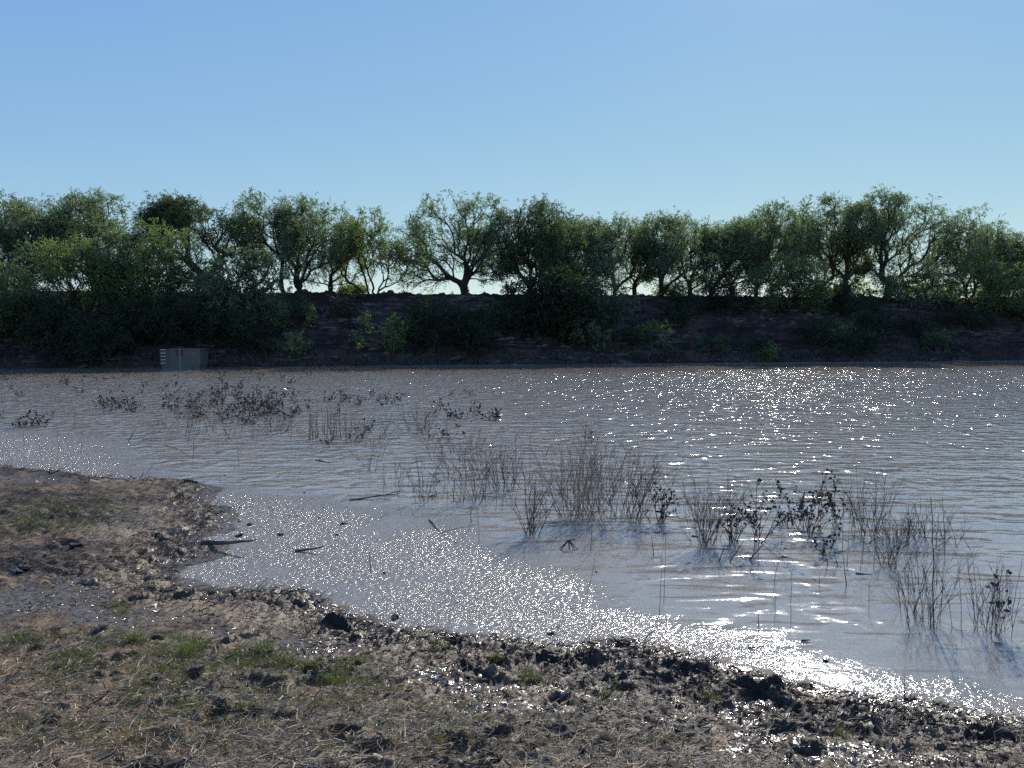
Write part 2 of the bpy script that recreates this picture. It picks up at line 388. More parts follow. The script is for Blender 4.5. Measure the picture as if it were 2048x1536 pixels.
v4 = N(nt, 'ShaderNodeVectorMath', operation='NORMALIZE'); L(nt, v3.outputs[0], v4.inputs[0])
vm = N(nt, 'ShaderNodeMix', data_type='VECTOR'); L(nt, a_wet, vm.inputs[0]); L(nt, bn.outputs[0], vm.inputs[4]); L(nt, v4.outputs[0], vm.inputs[5])
L(nt, vm.outputs[1], bs.inputs['Normal'])
L(nt, bs.outputs[0], out.inputs[0])
wf = wet_.astype(float)
g = link('ground', grid_mesh('ground', GX, GY, z_, [m_ground], True,
         {'wet': wf.ravel(), 'dark': dark_.ravel(), 'tan': tan_.ravel(), 'green': green_.ravel(), 'shore': s_.ravel()}))
tag(g, kind='structure')
def ground_z(x, y):
    x = np.atleast_1d(np.asarray(x, float)); y = np.atleast_1d(np.asarray(y, float))
    ix = np.clip(np.searchsorted(gx, x), 1, len(gx) - 1); iy = np.clip(np.searchsorted(gy, y), 1, len(gy) - 1)
    ix = np.where(np.abs(gx[ix - 1] - x) < np.abs(gx[ix] - x), ix - 1, ix); iy = np.where(np.abs(gy[iy - 1] - y) < np.abs(gy[iy] - y), iy - 1, iy)
    return z_[iy, ix]

# the wide terrain sheet that carries lake bed and fields out to the horizon
m_terr = plain_mat('dry_earth', (0.10, 0.085, 0.05), (0.16, 0.13, 0.085), 0.95, 0.05)
th = np.linspace(0, 2 * math.pi, 65)[:-1]
V = [(0, 0, -0.95)]; Fi = []; Fn = []
rad = [40, 150, 600, 2500, 9000]
for r in rad:
    for t in th: V.append((r * math.sin(t), r * math.cos(t), -0.95))
for k in range(64): Fi += [0, 1 + (k + 1) % 64, 1 + k]; Fn.append(3)
for q in range(len(rad) - 1):
    for k in range(64):
        a = 1 + q * 64 + k; b = 1 + q * 64 + (k + 1) % 64
        Fi += [a, b, b + 64, a + 64]; Fn.append(4)
tag(link('terrain', make_mesh('terrain', V, Fn, Fi, [m_terr])), kind='structure')

# ------------------------------------------------------------------ water
wx = spaced(0, 130, lambda v: 0.07 + 0.012 * v + 0.002 * v * v); wx = np.concatenate([-wx[:0:-1], wx])
wy = spaced(-1.5, 64, lambda v: 0.07 + 0.012 * max(0, v - 6))
WX, WY = np.meshgrid(wx, wy)
ok_y = WY < y_toe(WX) + 2.5
WY = np.where(ok_y, WY, y_toe(WX) + 2.5 + 0 * WY)
sg = sdist(WX, WY, GLIT, GLIT_POLY) + 0.55 * fbm(WX * 0.9, WY * 1.4, 4, 90)
ss = sdist(WX, WY)
glit = sstep(-0.55, 0.6, sg)
band = 0.5 + 0.9 * fbm(WX * 1.1 + 5, WY * 1.6, 3, 95)
far_c = sstep(14.0, 4.0, y_toe(WX) - WY + 2.5 * fbm(WX * 0.12, WY * 0.2, 2, 99))
edge_ = sstep(2.4, .5, y_toe(WX) - WY + .8 * fbm(WX * .3, WY * .5, 2, 98)) * sstep(-16, 6, WX) * sstep(-.35, .1, fbm(WX * .12, WY * 0, 2, 97))
glit = np.maximum(glit, edge_ * .9); band = np.maximum(band, edge_ * 1.1)
m_water, nt, out = new_mat('muddy_water')
p = obj_pos(nt)
a_gl, a_far, a_band = attr(nt, 'glit'), attr(nt, 'far'), attr(nt, 'band')
sep = N(nt, 'ShaderNodeSeparateXYZ'); L(nt, p, sep.inputs[0])
# wave height group sampled three times for an exact slope
wg = bpy.data.node_groups.new('wave_height', 'ShaderNodeTree')
wg.interface.new_socket('Vector', in_out='INPUT', socket_type='NodeSocketVector')
for s in ('Swell', 'Chop', 'Fine'): wg.interface.new_socket(s, in_out='INPUT', socket_type='NodeSocketFloat')
wg.interface.new_socket('Height', in_out='OUTPUT', socket_type='NodeSocketFloat')
gi = wg.nodes.new('NodeGroupInput'); go = wg.nodes.new('NodeGroupOutput')
vec = gi.outputs[0]
sw = noise(wg, mapping(wg, vec, (0.50, 1.9, 1), (0, 0, R(20))), 1.0, 2.0, 0.45, 0.4)
sw2 = noise(wg, mapping(wg, vec, (1.6, 5.2, 1), (0, 0, R(9)), (3, 7, 0)), 1.0, 1.0, 0.5, 0.5)
ch = noise(wg, mapping(wg, vec, (3.2, 4.0, 1), (0, 0, R(-8)), (11, 2, 0)), 1.0, 1.6, 0.45, 0.4)
fc = noise(wg, mapping(wg, vec, (1.0, 1.0, 1), (0, 0, 0), (5, 9, 0)), 3.1, 0.6, 0.5, 0.2)
fm = mapr(wg, noise(wg, mapping(wg, vec, (1, 1.3, 1), (0, 0, 0), (1, 4, 0)), 1.1, 3.0, 0.6), 0.50, 0.68)
fi = noise(wg, mapping(wg, vec, (1, 1.4, 1)), 19.0, 3.0, 0.6, 0.6)
h = math_(wg, 'ADD', math_(wg, 'MULTIPLY', sw, math_(wg, 'MULTIPLY', gi.outputs[1], 0.055)), math_(wg, 'MULTIPLY', sw2, math_(wg, 'MULTIPLY', gi.outputs[1], 0.028)))
h = math_(wg, 'ADD', h, math_(wg, 'MULTIPLY', ch, math_(wg, 'MULTIPLY', gi.outputs[2], 0.052)))
h = math_(wg, 'ADD', h, math_(wg, 'MULTIPLY', fi, math_(wg, 'MULTIPLY', gi.outputs[3], 0.056)))
h = math_(wg, 'ADD', h, math_(wg, 'MULTIPLY', math_(wg, 'MULTIPLY', math_(wg, 'SUBTRACT', fc, 0.5), fm), math_(wg, 'MULTIPLY', gi.outputs[2], 0.40)))
L(wg, h, go.inputs[0])
open_w = math_(nt, 'SUBTRACT', 1.0, a_gl)
far_k = math_(nt, 'SUBTRACT', 1.0, math_(nt, 'MULTIPLY', a_far, 0.85))
dist_k = mapr(nt, sep.outputs[1], 8.0, 26.0, 0.0, 1.0)
amp_sw = math_(nt, 'MULTIPLY', math_(nt, 'ADD', math_(nt, 'MULTIPLY', open_w, 0.70), 0.10), far_k)
amp_ch = math_(nt, 'MULTIPLY', math_(nt, 'ADD', math_(nt, 'MULTIPLY', open_w, math_(nt, 'ADD', 0.12, math_(nt, 'MULTIPLY', dist_k, 0.88))), 0.05), far_k)
amp_fi = math_(nt, 'ADD', 0.022, math_(nt, 'MULTIPLY', math_(nt, 'MULTIPLY', a_gl, mapr(nt, sep.outputs[0], 1.0, -6.0, 0.85, 1.9)), math_(nt, 'ADD', 0.18, math_(nt, 'MULTIPLY', a_band, 1.0))))
EPS = 0.004
hs = []
for off in ((0, 0, 0), (EPS, 0, 0), (0, EPS, 0)):
    gn = N(nt, 'ShaderNodeGroup'); gn.node_tree = wg
    va = N(nt, 'ShaderNodeVectorMath', operation='ADD'); L(nt, p, va.inputs[0]); va.inputs[1].default_value = off
    L(nt, va.outputs[0], gn.inputs[0]); L(nt, amp_sw, gn.inputs[1]); L(nt, amp_ch, gn.inputs[2]); L(nt, amp_fi, gn.inputs[3])
    hs.append(gn.outputs[0])
cx = N(nt, 'ShaderNodeCombineXYZ')
L(nt, math_(nt, 'DIVIDE', math_(nt, 'SUBTRACT', hs[0], hs[1]), EPS), cx.inputs[0])
L(nt, math_(nt, 'DIVIDE', math_(nt, 'SUBTRACT', hs[0], hs[2]), EPS), cx.inputs[1])
cx.inputs[2].default_value = 1.0
nrm = N(nt, 'ShaderNodeVectorMath', operation='NORMALIZE'); L(nt, cx.outputs[0], nrm.inputs[0])
bs = N(nt, 'ShaderNodeBsdfPrincipled')
wcol = mixc(nt, noise(nt, mapping(nt, p, (0.3, 0.6, 1)), 1.0, 3), (0.27, 0.252, 0.218), (0.34, 0.318, 0.275))
wcol = mixc(nt, a_gl, wcol, (0.275, 0.258, 0.225))
wcol = mixc(nt, math_(nt, 'MULTIPLY', a_far, 0.6), wcol, (0.26, 0.18, 0.10))
L(nt, wcol, bs.inputs['Base Color'])
bs.inputs['Subsurface Weight'].default_value = 1.0; bs.inputs['Subsurface Scale'].default_value = 0.12; bs.inputs['Subsurface Radius'].default_value = (1.0, 0.8, 0.65)
bs.inputs['IOR'].default_value = 1.6
L(nt, math_(nt, 'ADD', math_(nt, 'ADD', 0.055, mapr(nt, sep.outputs[1], 20.0, 45.0, 0.0, 0.03)), math_(nt, 'MULTIPLY', a_gl, 0.13)), bs.inputs['Roughness'])
L(nt, nrm.outputs[0], bs.inputs['Normal'])
L(nt, bs.outputs[0], out.inputs[0])
w = link('water', grid_mesh('water', WX, WY, 0 * WX, [m_water], True, {'glit': glit.ravel(), 'far': far_c.ravel(), 'band': band.ravel()}))
tag(w, kind='structure')

# ------------------------------------------------------------------ the dam
dx_ = spaced(0, 95, lambda v: 0.16 if v < 42 else 1.0); dx_ = np.concatenate([-dx_[:0:-1], dx_])
dv = np.concatenate([np.linspace(-2.0, SLOPE_W + 0.6, 90), np.linspace(SLOPE_W + 1.0, SLOPE_W + 6.0, 12), np.linspace(SLOPE_W + 7, SLOPE_W + 18, 8)])
DXg, DVg = np.meshgrid(dx_, dv)
def dam_z(x, v, rough=True):
    z = np.where(v < SLOPE_W, CRESTZ * v / SLOPE_W, CRESTZ)
    z = np.where(v > SLOPE_W + 5.5, CRESTZ - (v - SLOPE_W - 5.5) * 0.5, z)
    z = np.where((v > SLOPE_W - 0.5) & (v < SLOPE_W + 0.5), z - 0.06, z)
    if rough:
        on = sstep(-0.5, 0.4, v) * sstep(SLOPE_W + 1.0, SLOPE_W - 0.2, v)
        cx_ = x + DB * v
        terr = fbm(cx_ * 0.35, v * 1.6, 4, 200)
        lump = np.abs(fbm(cx_ * 0.9, v * 2.6, 4, 210))
        fine = fbm(cx_ * 3.5, v * 6.0, 3, 220)
        z = z + on * (0.55 * terr + 0.75 * lump - 0.2 + 0.30 * fine)
        z = z + (1 - on) * (v > SLOPE_W - 0.3) * 0.08 * fbm(x * 1.1, v * 0.8, 4, 230)
    return z
DZg = dam_z(DXg, DVg)
m_dam, nt, out = new_mat('eroded_earth')
p = obj_pos(nt)
nA = noise(nt, mapping(nt, p, (0.5, 0.5, 1.6)), 1.2, 6, 0.65); nB = noise(nt, mapping(nt, p, (1, 1, 2.5)), 3.5, 5, 0.6)
c = ramp(nt, nA, [(0.3, (0.018, 0.014, 0.013)), (0.5, (0.042, 0.031, 0.027)), (0.62, (0.095, 0.068, 0.055)), (0.8, (0.030, 0.026, 0.020))])
nS = noise(nt, mapping(nt, p, (0.55, 0.9, 4.2), (0, 0, 0)), 1.5, 5, 0.65, 0.6); nL = noise(nt, mapping(nt, p, (0.16, 0.16, 0.4)), 1.0, 3)
ledge = math_(nt, 'MULTIPLY', mapr(nt, nS, 0.54, 0.60), mapr(nt, nL, 0.42, 0.58))
c = mixc(nt, math_(nt, 'MULTIPLY', ledge, 0.85), c, mixc(nt, nB, (0.16, 0.115, 0.09), (0.34, 0.26, 0.20)))
b = N(nt, 'ShaderNodeBsdfPrincipled'); L(nt, c, b.inputs['Base Color']); b.inputs['Roughness'].default_value = 0.95
b.inputs['Specular IOR Level'].default_value = 0.15
bn = N(nt, 'ShaderNodeBump'); bn.inputs['Distance'].default_value = 0.12; L(nt, nB, bn.inputs['Height']); L(nt, bn.outputs[0], b.inputs['Normal'])
L(nt, b.outputs[0], out.inputs[0])
dam = link('dam_hill', grid_mesh('dam_hill', DXg, DA + DB * DXg + DVg, DZg, [m_dam], False)); tag(dam, kind='structure')

# ------------------------------------------------------------------ trees
m_bark = plain_mat('dark_bark', (0.035, 0.028, 0.022), (0.085, 0.07, 0.058), 0.95, 8, 0.02, 30, spec=0.2)
m_leafA = leaf_mat('mesquite_leaf', (0.110, 0.160, 0.085), (0.145, 0.195, 0.098), (0.17, 0.205, 0.125), 0.6)
m_leafD = leaf_mat('dark_tree_leaf', (0.058, 0.092, 0.050), (0.085, 0.125, 0.058), (0.11, 0.14, 0.075), 0.55, gloss=0.03)
m_leafW = leaf_mat('willow_leaf', (0.125, 0.180, 0.065), (0.17, 0.225, 0.075), (0.15, 0.195, 0.095), 0.62)
m_leafY = leaf_mat('bright_bush_leaf', (0.12, 0.19, 0.045), (0.19, 0.26, 0.06), (0.10, 0.15, 0.05), 0.62)
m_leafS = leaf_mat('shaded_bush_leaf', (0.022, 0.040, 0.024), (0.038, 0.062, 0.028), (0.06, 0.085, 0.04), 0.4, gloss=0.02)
LEAFM = {'S': m_leafS, 'A': m_leafA, 'D': m_leafD, 'W': m_leafW, 'Y': m_leafY}

def grow(targets, trunk_nodes, r_tip, r_root, step=0.35, curv=0.16, rs=None):
    """join every target to the nearest sensible node of the tree; returns nodes, parents, radii"""
    nodes = [np.array(t, float) for t in trunk_nodes]
    par = [-1] + list(range(len(nodes) - 1))
    top = nodes[-1]
    plen = [0.0] * len(nodes)
    order = np.argsort([np.linalg.norm(t - top) for t in targets])
    for k in order:
        t = targets[k]
        P = np.array(nodes); d = np.linalg.norm(P - t, axis=1)
        back = np.linalg.norm(P - top, axis=1)
        cost = d + 0.55 * np.array(plen) + 0.25 * np.maximum(0, P[:, 2] - t[2] - 0.1) + (np.arange(len(P)) < len(trunk_nodes) - 3) * 3.0
        i = int(np.argmin(cost)); a = nodes[i]; dd = t - a; n = max(1, int(np.linalg.norm(dd) / step))
        n = min(n, 9)
        base_dir = (a - nodes[par[i]]) if par[i] >= 0 else np.array([0, 0, 1.0])
        base_dir = base_dir / (np.linalg.norm(base_dir) + 1e-9)
        ln = np.linalg.norm(dd); prev = i
        for q in range(1, n + 1):
            u = q / n
            pt = a + dd * u + base_dir * ln * curv * 4 * u * (1 - u) * 0.5 + rs.normal(0, 0.024 * ln ** 0.5, 3) * (q < n)
            plen.append(plen[prev] + float(np.linalg.norm(pt - nodes[prev]))); nodes.append(pt); par.append(prev); prev = len(nodes) - 1
    nodes = np.array(nodes); par = np.array(par)
    kids = np.zeros(len(nodes), int); np.add.at(kids, par[par >= 0], 1)
    w = np.where(kids == 0, 1.0, 0.0)
    for i in range(len(nodes) - 1, 0, -1): w[par[i]] += w[i]
    ex = math.log(r_root / r_tip) / math.log(max(w[0], 2))
    rad = r_tip * w ** ex
    return nodes, par, rad, kids

def crown_points(cx, cz, hw, hd, hh, n, rs, hollow=0.45, lobes=7, flat_bottom=0.55, airy=False):
    """cluster centres in an uneven crown: several overlapping lobes within an ellipsoid"""
    pts = []; sd0 = rs.uniform(0, 90)
    lob = []
    for k in range(lobes):
        a = rs.uniform(0, 2 * math.pi); e = rs.uniform(-0.3, 1.0)
        lob.append((math.cos(a) * 0.55 * math.sqrt(max(0, 1 - e * e * 0.8)), math.sin(a) * 0.55, e * 0.52, rs.uniform(0.28, 0.52)))
    lob.append((0, 0, 0.25, 0.5))
    while len(pts) < n:
        l = lob[rs.integers(len(lob))]
        v = rs.normal(0, 1, 3); v /= np.linalg.norm(v)
        r = l[3] * rs.uniform(hollow, 1.0) ** 0.5
        p = np.array([l[0] + v[0] * r, l[1] + v[1] * r, l[2] + v[2] * r * 0.9])
        if p[2] < -flat_bottom and rs.random() < 0.75: continue
        if np.linalg.norm(p) > 1.12: continue
        if airy and (abs(p[0]) * .8 + abs(p[1]) * .3 < .30 - .25 * p[2] or np.linalg.norm(p) < .33) and rs.random() < .62: continue
        q_ = perlin(np.array([p[0] * hw * .75 + sd0]), np.array([p[2] * hh * .95 + p[1] * 1.1 + sd0 * .7]))[0]
        if q_ < -0.12 and rs.random() < 0.75: continue
        pts.append([cx + p[0] * hw, p[1] * hd, cz + p[2] * hh])
    pts = np.array(pts)
    for k, (c, r) in enumerate(((cx, hw), (0, hd), (cz, hh))):
        lo, hi = np.percentile(pts[:, k], 1), np.percentile(pts[:, k], 99)
        pts[:, k] = c + (pts[:, k] - (lo + hi) / 2) / ((hi - lo) / 2) * r * 0.94
    return pts

def foliage(centres, rs, per=60, spread=0.3, ll=0.11, lw=0.05, droop=0.6, strand=0.4, origin=None, nstr=6):
    C = []; D = []
    origin = centres.mean(0) if origin is None else origin
    for c in centres:
        outd = c - origin; outd[2] *= 0.6; outd /= np.linalg.norm(outd) + 1e-6
        k = max(3, per // nstr)
        for s in range(nstr):
            st = c + rs.normal(0, spread * 0.6, 3)
            d0 = outd * 0.6 + rs.normal(0, 0.75, 3) + np.array([0, 0, 0.15]); d0 /= np.linalg.norm(d0)
            u = np.linspace(0.05, 1, k)[:, None]
            pts = st + d0 * u * strand - np.array([0, 0, 1.0]) * (u ** 2) * strand * droop
            pts = pts + rs.normal(0, 0.035, pts.shape)
            dd = d0 - np.array([0, 0, 2.0]) * u * droop + rs.normal(0, 0.55, pts.shape)
            C.append(pts); D.append(dd)
    C = np.concatenate(C); D = np.concatenate(D)
    Nn = rs.normal(0, 1, C.shape)
    sz = rs.uniform(0.65, 1.35, len(C))
    return leaf_quads(C, D, Nn, ll * sz, lw * sz)

def wood_mesh(name, nodes, par, rad, mat, n=5, min_r=0.0):
    i = np.arange(1, len(nodes)); i = i[rad[i] >= min_r]
    r0 = np.minimum(rad[par[i]], rad[i] * 1.6)
    V, F = tubes(nodes[par[i]], nodes[i], r0, rad[i], n)
    return make_mesh(name, V, 4, F, [mat], None, True)

def tree(name, label, cat, base, cx, left, right, bottom, top, depth, seed, kind='A', dens=1.0, trunks=1, root_r=0.25, trunk_h=0.7, group=None,
         ll=0.115, lw=0.050, hollow=0.45, flat=0.55, clusters=None, spread=0.27, droop=0.28, lobes=8, lean=0.0, airy=False):
    """base: world point; left/right/bottom/top: world extents of the crown relative to base (metres)"""
    rs = np.random.default_rng(seed)
    root = thing(name, label, cat, base, group)
    hw = (right - left) / 2; hh = (top - bottom) / 2; ccx = (left + right) / 2; ccz = (top + bottom) / 2
    vol = hw * hh * depth
    ncl = clusters or int(min(760, max(20, (23.0 if airy else 19.0) * vol * dens + 30)))
    pts = crown_points(ccx, ccz, hw, depth, hh, ncl, rs, hollow, lobes, flat, airy)
    allV = []; allF = []; off = 0; nodes_all = []
    groups = np.array_split(pts[np.argsort(pts[:, 0])], trunks)
    for q, gp in enumerate(groups):
        bx = (q - (trunks - 1) / 2) * 0.35 * (1 if trunks > 1 else 0)
        gcx = gp[:, 0].mean() if trunks > 1 else ccx
        tn = [np.array([bx * 0.5, rs.normal(0, .05), -0.3]), np.array([bx * 0.7, 0, 0.0])]
        nst = 4
        for s in range(1, nst + 1):
            u = s / nst
            tn.append(np.array([bx + (gcx - bx) * u * 0.16 * trunk_h + lean * u + rs.normal(0, 0.04), rs.normal(0, 0.05), trunk_h * u]))
        nodes, par, rad, kids = grow(list(gp), tn, 0.017, root_r / math.sqrt(trunks), rs=rs)
        rad[0] *= 1.25
        V, F = tubes(nodes[par[1:]], nodes[1:], np.minimum(rad[par[1:]], rad[1:] * 1.7), rad[1:], 5)
        allV.append(V); allF.append(F + off); off += len(V)
    wood = link('trunk', make_mesh('trunk', np.concatenate(allV), 4, np.concatenate(allF), [m_bark], None, True), root)
    V, F = foliage(pts, rs, per=int(78), spread=spread, ll=ll, lw=lw, droop=droop, origin=np.array([ccx, 0, ccz - hh * 0.6]))
    link('crown', make_mesh('crown', V, 4, F, [LEAFM[kind]]), root)
    return root

def tree_px(name, label, cat, tx, base_py, x0, x1, top_py, bot_py, off, seed, depth=None, group=None, **kw):
    """place a tree by where its trunk, crown edges, top and lowest leaves stand; off = metres behind the waterline"""
    Pb = p2dam(tx, base_py, off)
    zb = float(dam_z(np.array([Pb[0] - 0.0]), np.array([off]), False)[0])
    Pb[2] = zb - 0.05
    sc = dist_scale(Pb)
    gw = (x1 - x0) * .08; x0 -= gw; x1 += gw
    zt = p2dam(tx, top_py, off)[2] - Pb[2]; zl = p2dam(tx, bot_py, off)[2] - Pb[2]
    l = (x0 - tx) * sc; r = (x1 - tx) * sc
    return tree(name, label, cat, Pb, tx, l, r, zl, zt, depth or min(3.2, (r - l) / 2), seed, group=group, **kw)

G1 = 'trees in a row along the crest of the dam'
TC = 'mesquite_tree'
#        trunk base  x0    x1   top  low  off
OFFC = SLOPE_W + 2.0
T = [
 (5,   590, -75, 105, 388, 545, dict(kind='A', root_r=.28, trunk_h=.9), 'leafy crest tree cut off by the left edge of the photo'),
 (190, 590,  85, 262, 384, 560, dict(kind='A', root_r=.22, trunk_h=1.2), 'tall loose-topped crest tree rising behind the leafy slope trees at far left'),
 (423, 588, 300, 500, 403, 520, dict(kind='D', root_r=.34, trunk_h=.9, dens=1.15), 'dark dense round crest tree with a thick trunk, above the metal tank'),
 (566, 586, 486, 606, 393, 500, dict(kind='A', root_r=.17, trunk_h=1.0, dens=.8, hollow=.5), 'airy crest tree with thin leaning trunk, just right of the dark dense tree'),
 (597, 586, 560, 702, 393, 560, dict(kind='A', root_r=.30, trunk_h=.6, dens=.85, hollow=.5), 'airy crest tree forking low into spreading limbs, left of the wide sky gap'),
 (742, 585, 672, 808, 432, 562, dict(kind='W', root_r=.16, trunks=4, trunk_h=.5, dens=.75), 'low thin-stemmed crest tree tapering down to the sky gap left of the lone tree'),
 (930, 588, 792, 1008, 393, 572, dict(kind='A', root_r=.36, trunk_h=.85, dens=.8, hollow=.5, lobes=9), 'wide umbrella-shaped crest tree with a bare thick trunk standing against the sky'),
 (1060, 590, 985, 1135, 402, 560, dict(kind='D', root_r=.26, trunk_h=.9, dens=1.1), 'dense green crest tree touching the right side of the umbrella-shaped tree'),
 (1150, 592, 1085, 1222, 440, 585, dict(kind='A', root_r=.22, trunk_h=.7, dens=1.15), 'lower dense crest tree sloping down toward the second sky gap'),
 (1228, 592, 1190, 1302, 440, 560, dict(kind='A', root_r=.17, trunk_h=.6, dens=.85), 'small forked crest tree beside the dip in the tree line'),
 (1322, 592, 1280, 1432, 428, 560, dict(kind='A', root_r=.22, trunk_h=.4, dens=.75, hollow=.5), 'open crest tree with arching limbs, right of the small forked tree'),
 (1420, 593, 1385, 1520, 438, 575, dict(kind='A', root_r=.22, trunk_h=.5, dens=.9), 'crest tree with low spreading limbs between the arching tree and the bright green bush'),
 (1510, 593, 1470, 1622, 418, 570, dict(kind='A', root_r=.2, trunk_h=.9, dens=.95), 'crest tree rising directly behind the bright green bush'),
 (1700, 594, 1590, 1745, 395, 570, dict(kind='A', root_r=.24, trunk_h=.5, dens=.75, hollow=.5, lean=-.2), 'crest tree whose many thin limbs lean left, beside the tallest tree on the right'),
 (1775, 594, 1705, 1915, 387, 565, dict(kind='A', root_r=.38, trunk_h=.9, dens=.8, hollow=.5, lobes=9), 'tallest crest tree on the right with a stout dark trunk'),
 (1938, 594, 1875, 2030, 430, 560, dict(kind='A', root_r=.2, trunks=2, trunk_h=1.0, dens=.75, hollow=.5), 'twin-stemmed crest tree second from the right edge'),
 (2075, 594, 1985, 2180, 458, 570, dict(kind='A', root_r=.24, trunk_h=.8, dens=1.0), 'crest tree cut off by the right edge of the photo'),
]
for i, (tx, by, x0, x1, tp, lo, kw, lab) in enumerate(T):
    tree_px(TC, lab, 'tree', tx, by, x0, x1, tp, lo, OFFC + (0.8 if i % 2 else 0), 100 + i, group=G1, airy=True, **kw)

G1b = 'trees in the second row behind the crest trees'
for i, (tx, x0, x1, tp, lo, kd, lab) in enumerate([
   (55, -20, 140, 402, 560, 'D', 'back-row tree filling the gap between the two leftmost crest trees'), (255, 215, 320, 470, 575, 'A', 'low back-row tree in the dip left of the dark dense tree'),
   (1100, 1040, 1180, 425, 560, 'D', 'back-row tree between the dense tree and the lower dense tree in the middle'), (1268, 1225, 1330, 462, 580, 'A', 'back-row tree between the small forked tree and the arching tree'),
   (1380, 1330, 1450, 440, 570, 'A', 'back-row tree right of the arching tree'), (1465, 1410, 1520, 448, 575, 'A', 'back-row tree left of the bright rounded bush'),
   (1640, 1580, 1700, 410, 560, 'A', 'back-row tree left of the left-leaning tree'), (1985, 1930, 2050, 452, 575, 'A', 'back-row tree between the twin-stemmed tree and the right edge'),
   (660, 625, 720, 445, 570, 'A', 'back-row tree behind the thin-stemmed crest tree'), (510, 470, 545, 455, 560, 'D', 'narrow back-row tree in the gap right of the dark dense tree')]):
    tree_px(TC, lab, 'tree', tx, 590, x0, x1, tp, lo, OFFC + 3.0, 700 + i, group=G1b, kind=kd, root_r=.2, trunk_h=.8, dens=.5, airy=True)

G2 = 'trees and large bushes growing on the face of the dam'
S = [
 ('willow_tree', 60, 690, -40, 130, 530, 700, 3.2, dict(kind='W', root_r=.12, trunks=3, trunk_h=.5, dens=1.2, flat=1), 'light green leafy thicket on the slope at the left edge'),
 ('willow_tree', 175, 660, 75, 265, 482, 640, 4.6, dict(kind='W', root_r=.16, trunks=3, trunk_h=.6, dens=1.2, flat=.9), 'soft yellow-green feathery tree on the slope left of the tank'),
 ('willow_tree', 300, 660, 225, 410, 455, 660, 5.0, dict(kind='W', root_r=.18, trunks=2, trunk_h=.8, dens=1.3, flat=.9), 'tallest feathery slope tree, its top overlapping the dark dense crest tree'),
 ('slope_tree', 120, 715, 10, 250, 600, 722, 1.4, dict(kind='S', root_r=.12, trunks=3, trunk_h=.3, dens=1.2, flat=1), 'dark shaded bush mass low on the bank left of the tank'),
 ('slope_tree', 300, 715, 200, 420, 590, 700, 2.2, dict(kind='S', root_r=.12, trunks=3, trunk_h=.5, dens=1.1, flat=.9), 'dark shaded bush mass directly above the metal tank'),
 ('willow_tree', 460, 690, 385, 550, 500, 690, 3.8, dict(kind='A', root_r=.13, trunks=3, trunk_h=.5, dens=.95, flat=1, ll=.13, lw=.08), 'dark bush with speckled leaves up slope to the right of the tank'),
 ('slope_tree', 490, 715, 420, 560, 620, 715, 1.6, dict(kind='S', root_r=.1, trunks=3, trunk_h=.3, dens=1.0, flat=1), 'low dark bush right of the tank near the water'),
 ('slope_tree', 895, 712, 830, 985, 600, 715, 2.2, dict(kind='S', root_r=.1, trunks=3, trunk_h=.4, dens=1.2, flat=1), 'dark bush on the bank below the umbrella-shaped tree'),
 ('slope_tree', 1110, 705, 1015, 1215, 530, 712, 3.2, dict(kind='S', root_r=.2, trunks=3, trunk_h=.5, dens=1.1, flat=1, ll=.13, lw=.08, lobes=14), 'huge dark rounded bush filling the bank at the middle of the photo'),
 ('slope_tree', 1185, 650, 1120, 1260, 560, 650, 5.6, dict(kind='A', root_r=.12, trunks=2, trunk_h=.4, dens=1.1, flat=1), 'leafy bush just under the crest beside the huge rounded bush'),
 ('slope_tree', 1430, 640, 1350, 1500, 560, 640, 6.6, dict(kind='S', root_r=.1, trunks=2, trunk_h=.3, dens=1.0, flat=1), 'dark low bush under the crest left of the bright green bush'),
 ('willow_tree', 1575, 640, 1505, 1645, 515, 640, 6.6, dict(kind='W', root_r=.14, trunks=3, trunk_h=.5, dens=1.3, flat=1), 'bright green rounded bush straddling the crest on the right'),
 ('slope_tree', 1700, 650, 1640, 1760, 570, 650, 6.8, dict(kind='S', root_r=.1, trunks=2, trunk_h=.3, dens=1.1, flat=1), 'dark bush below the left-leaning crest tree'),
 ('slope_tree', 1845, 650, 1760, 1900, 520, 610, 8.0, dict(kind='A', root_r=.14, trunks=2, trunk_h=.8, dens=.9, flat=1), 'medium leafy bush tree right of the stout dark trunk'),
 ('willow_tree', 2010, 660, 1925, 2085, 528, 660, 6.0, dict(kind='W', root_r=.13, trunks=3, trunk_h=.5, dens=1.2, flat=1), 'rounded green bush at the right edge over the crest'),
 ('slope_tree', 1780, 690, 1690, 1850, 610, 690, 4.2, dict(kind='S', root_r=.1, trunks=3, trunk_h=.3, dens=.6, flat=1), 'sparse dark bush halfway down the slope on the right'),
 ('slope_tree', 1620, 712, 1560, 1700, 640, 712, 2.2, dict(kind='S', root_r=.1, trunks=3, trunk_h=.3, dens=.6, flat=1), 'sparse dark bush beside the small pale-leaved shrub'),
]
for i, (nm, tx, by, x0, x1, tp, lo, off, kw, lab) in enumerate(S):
    tree_px(nm, lab, 'bush' if nm == 'slope_tree' else 'tree', tx, by, x0, x1, tp, lo, off, 300 + i, depth=1.8, group=G2, **dict(kw, dens=kw['dens'] * 1.25))

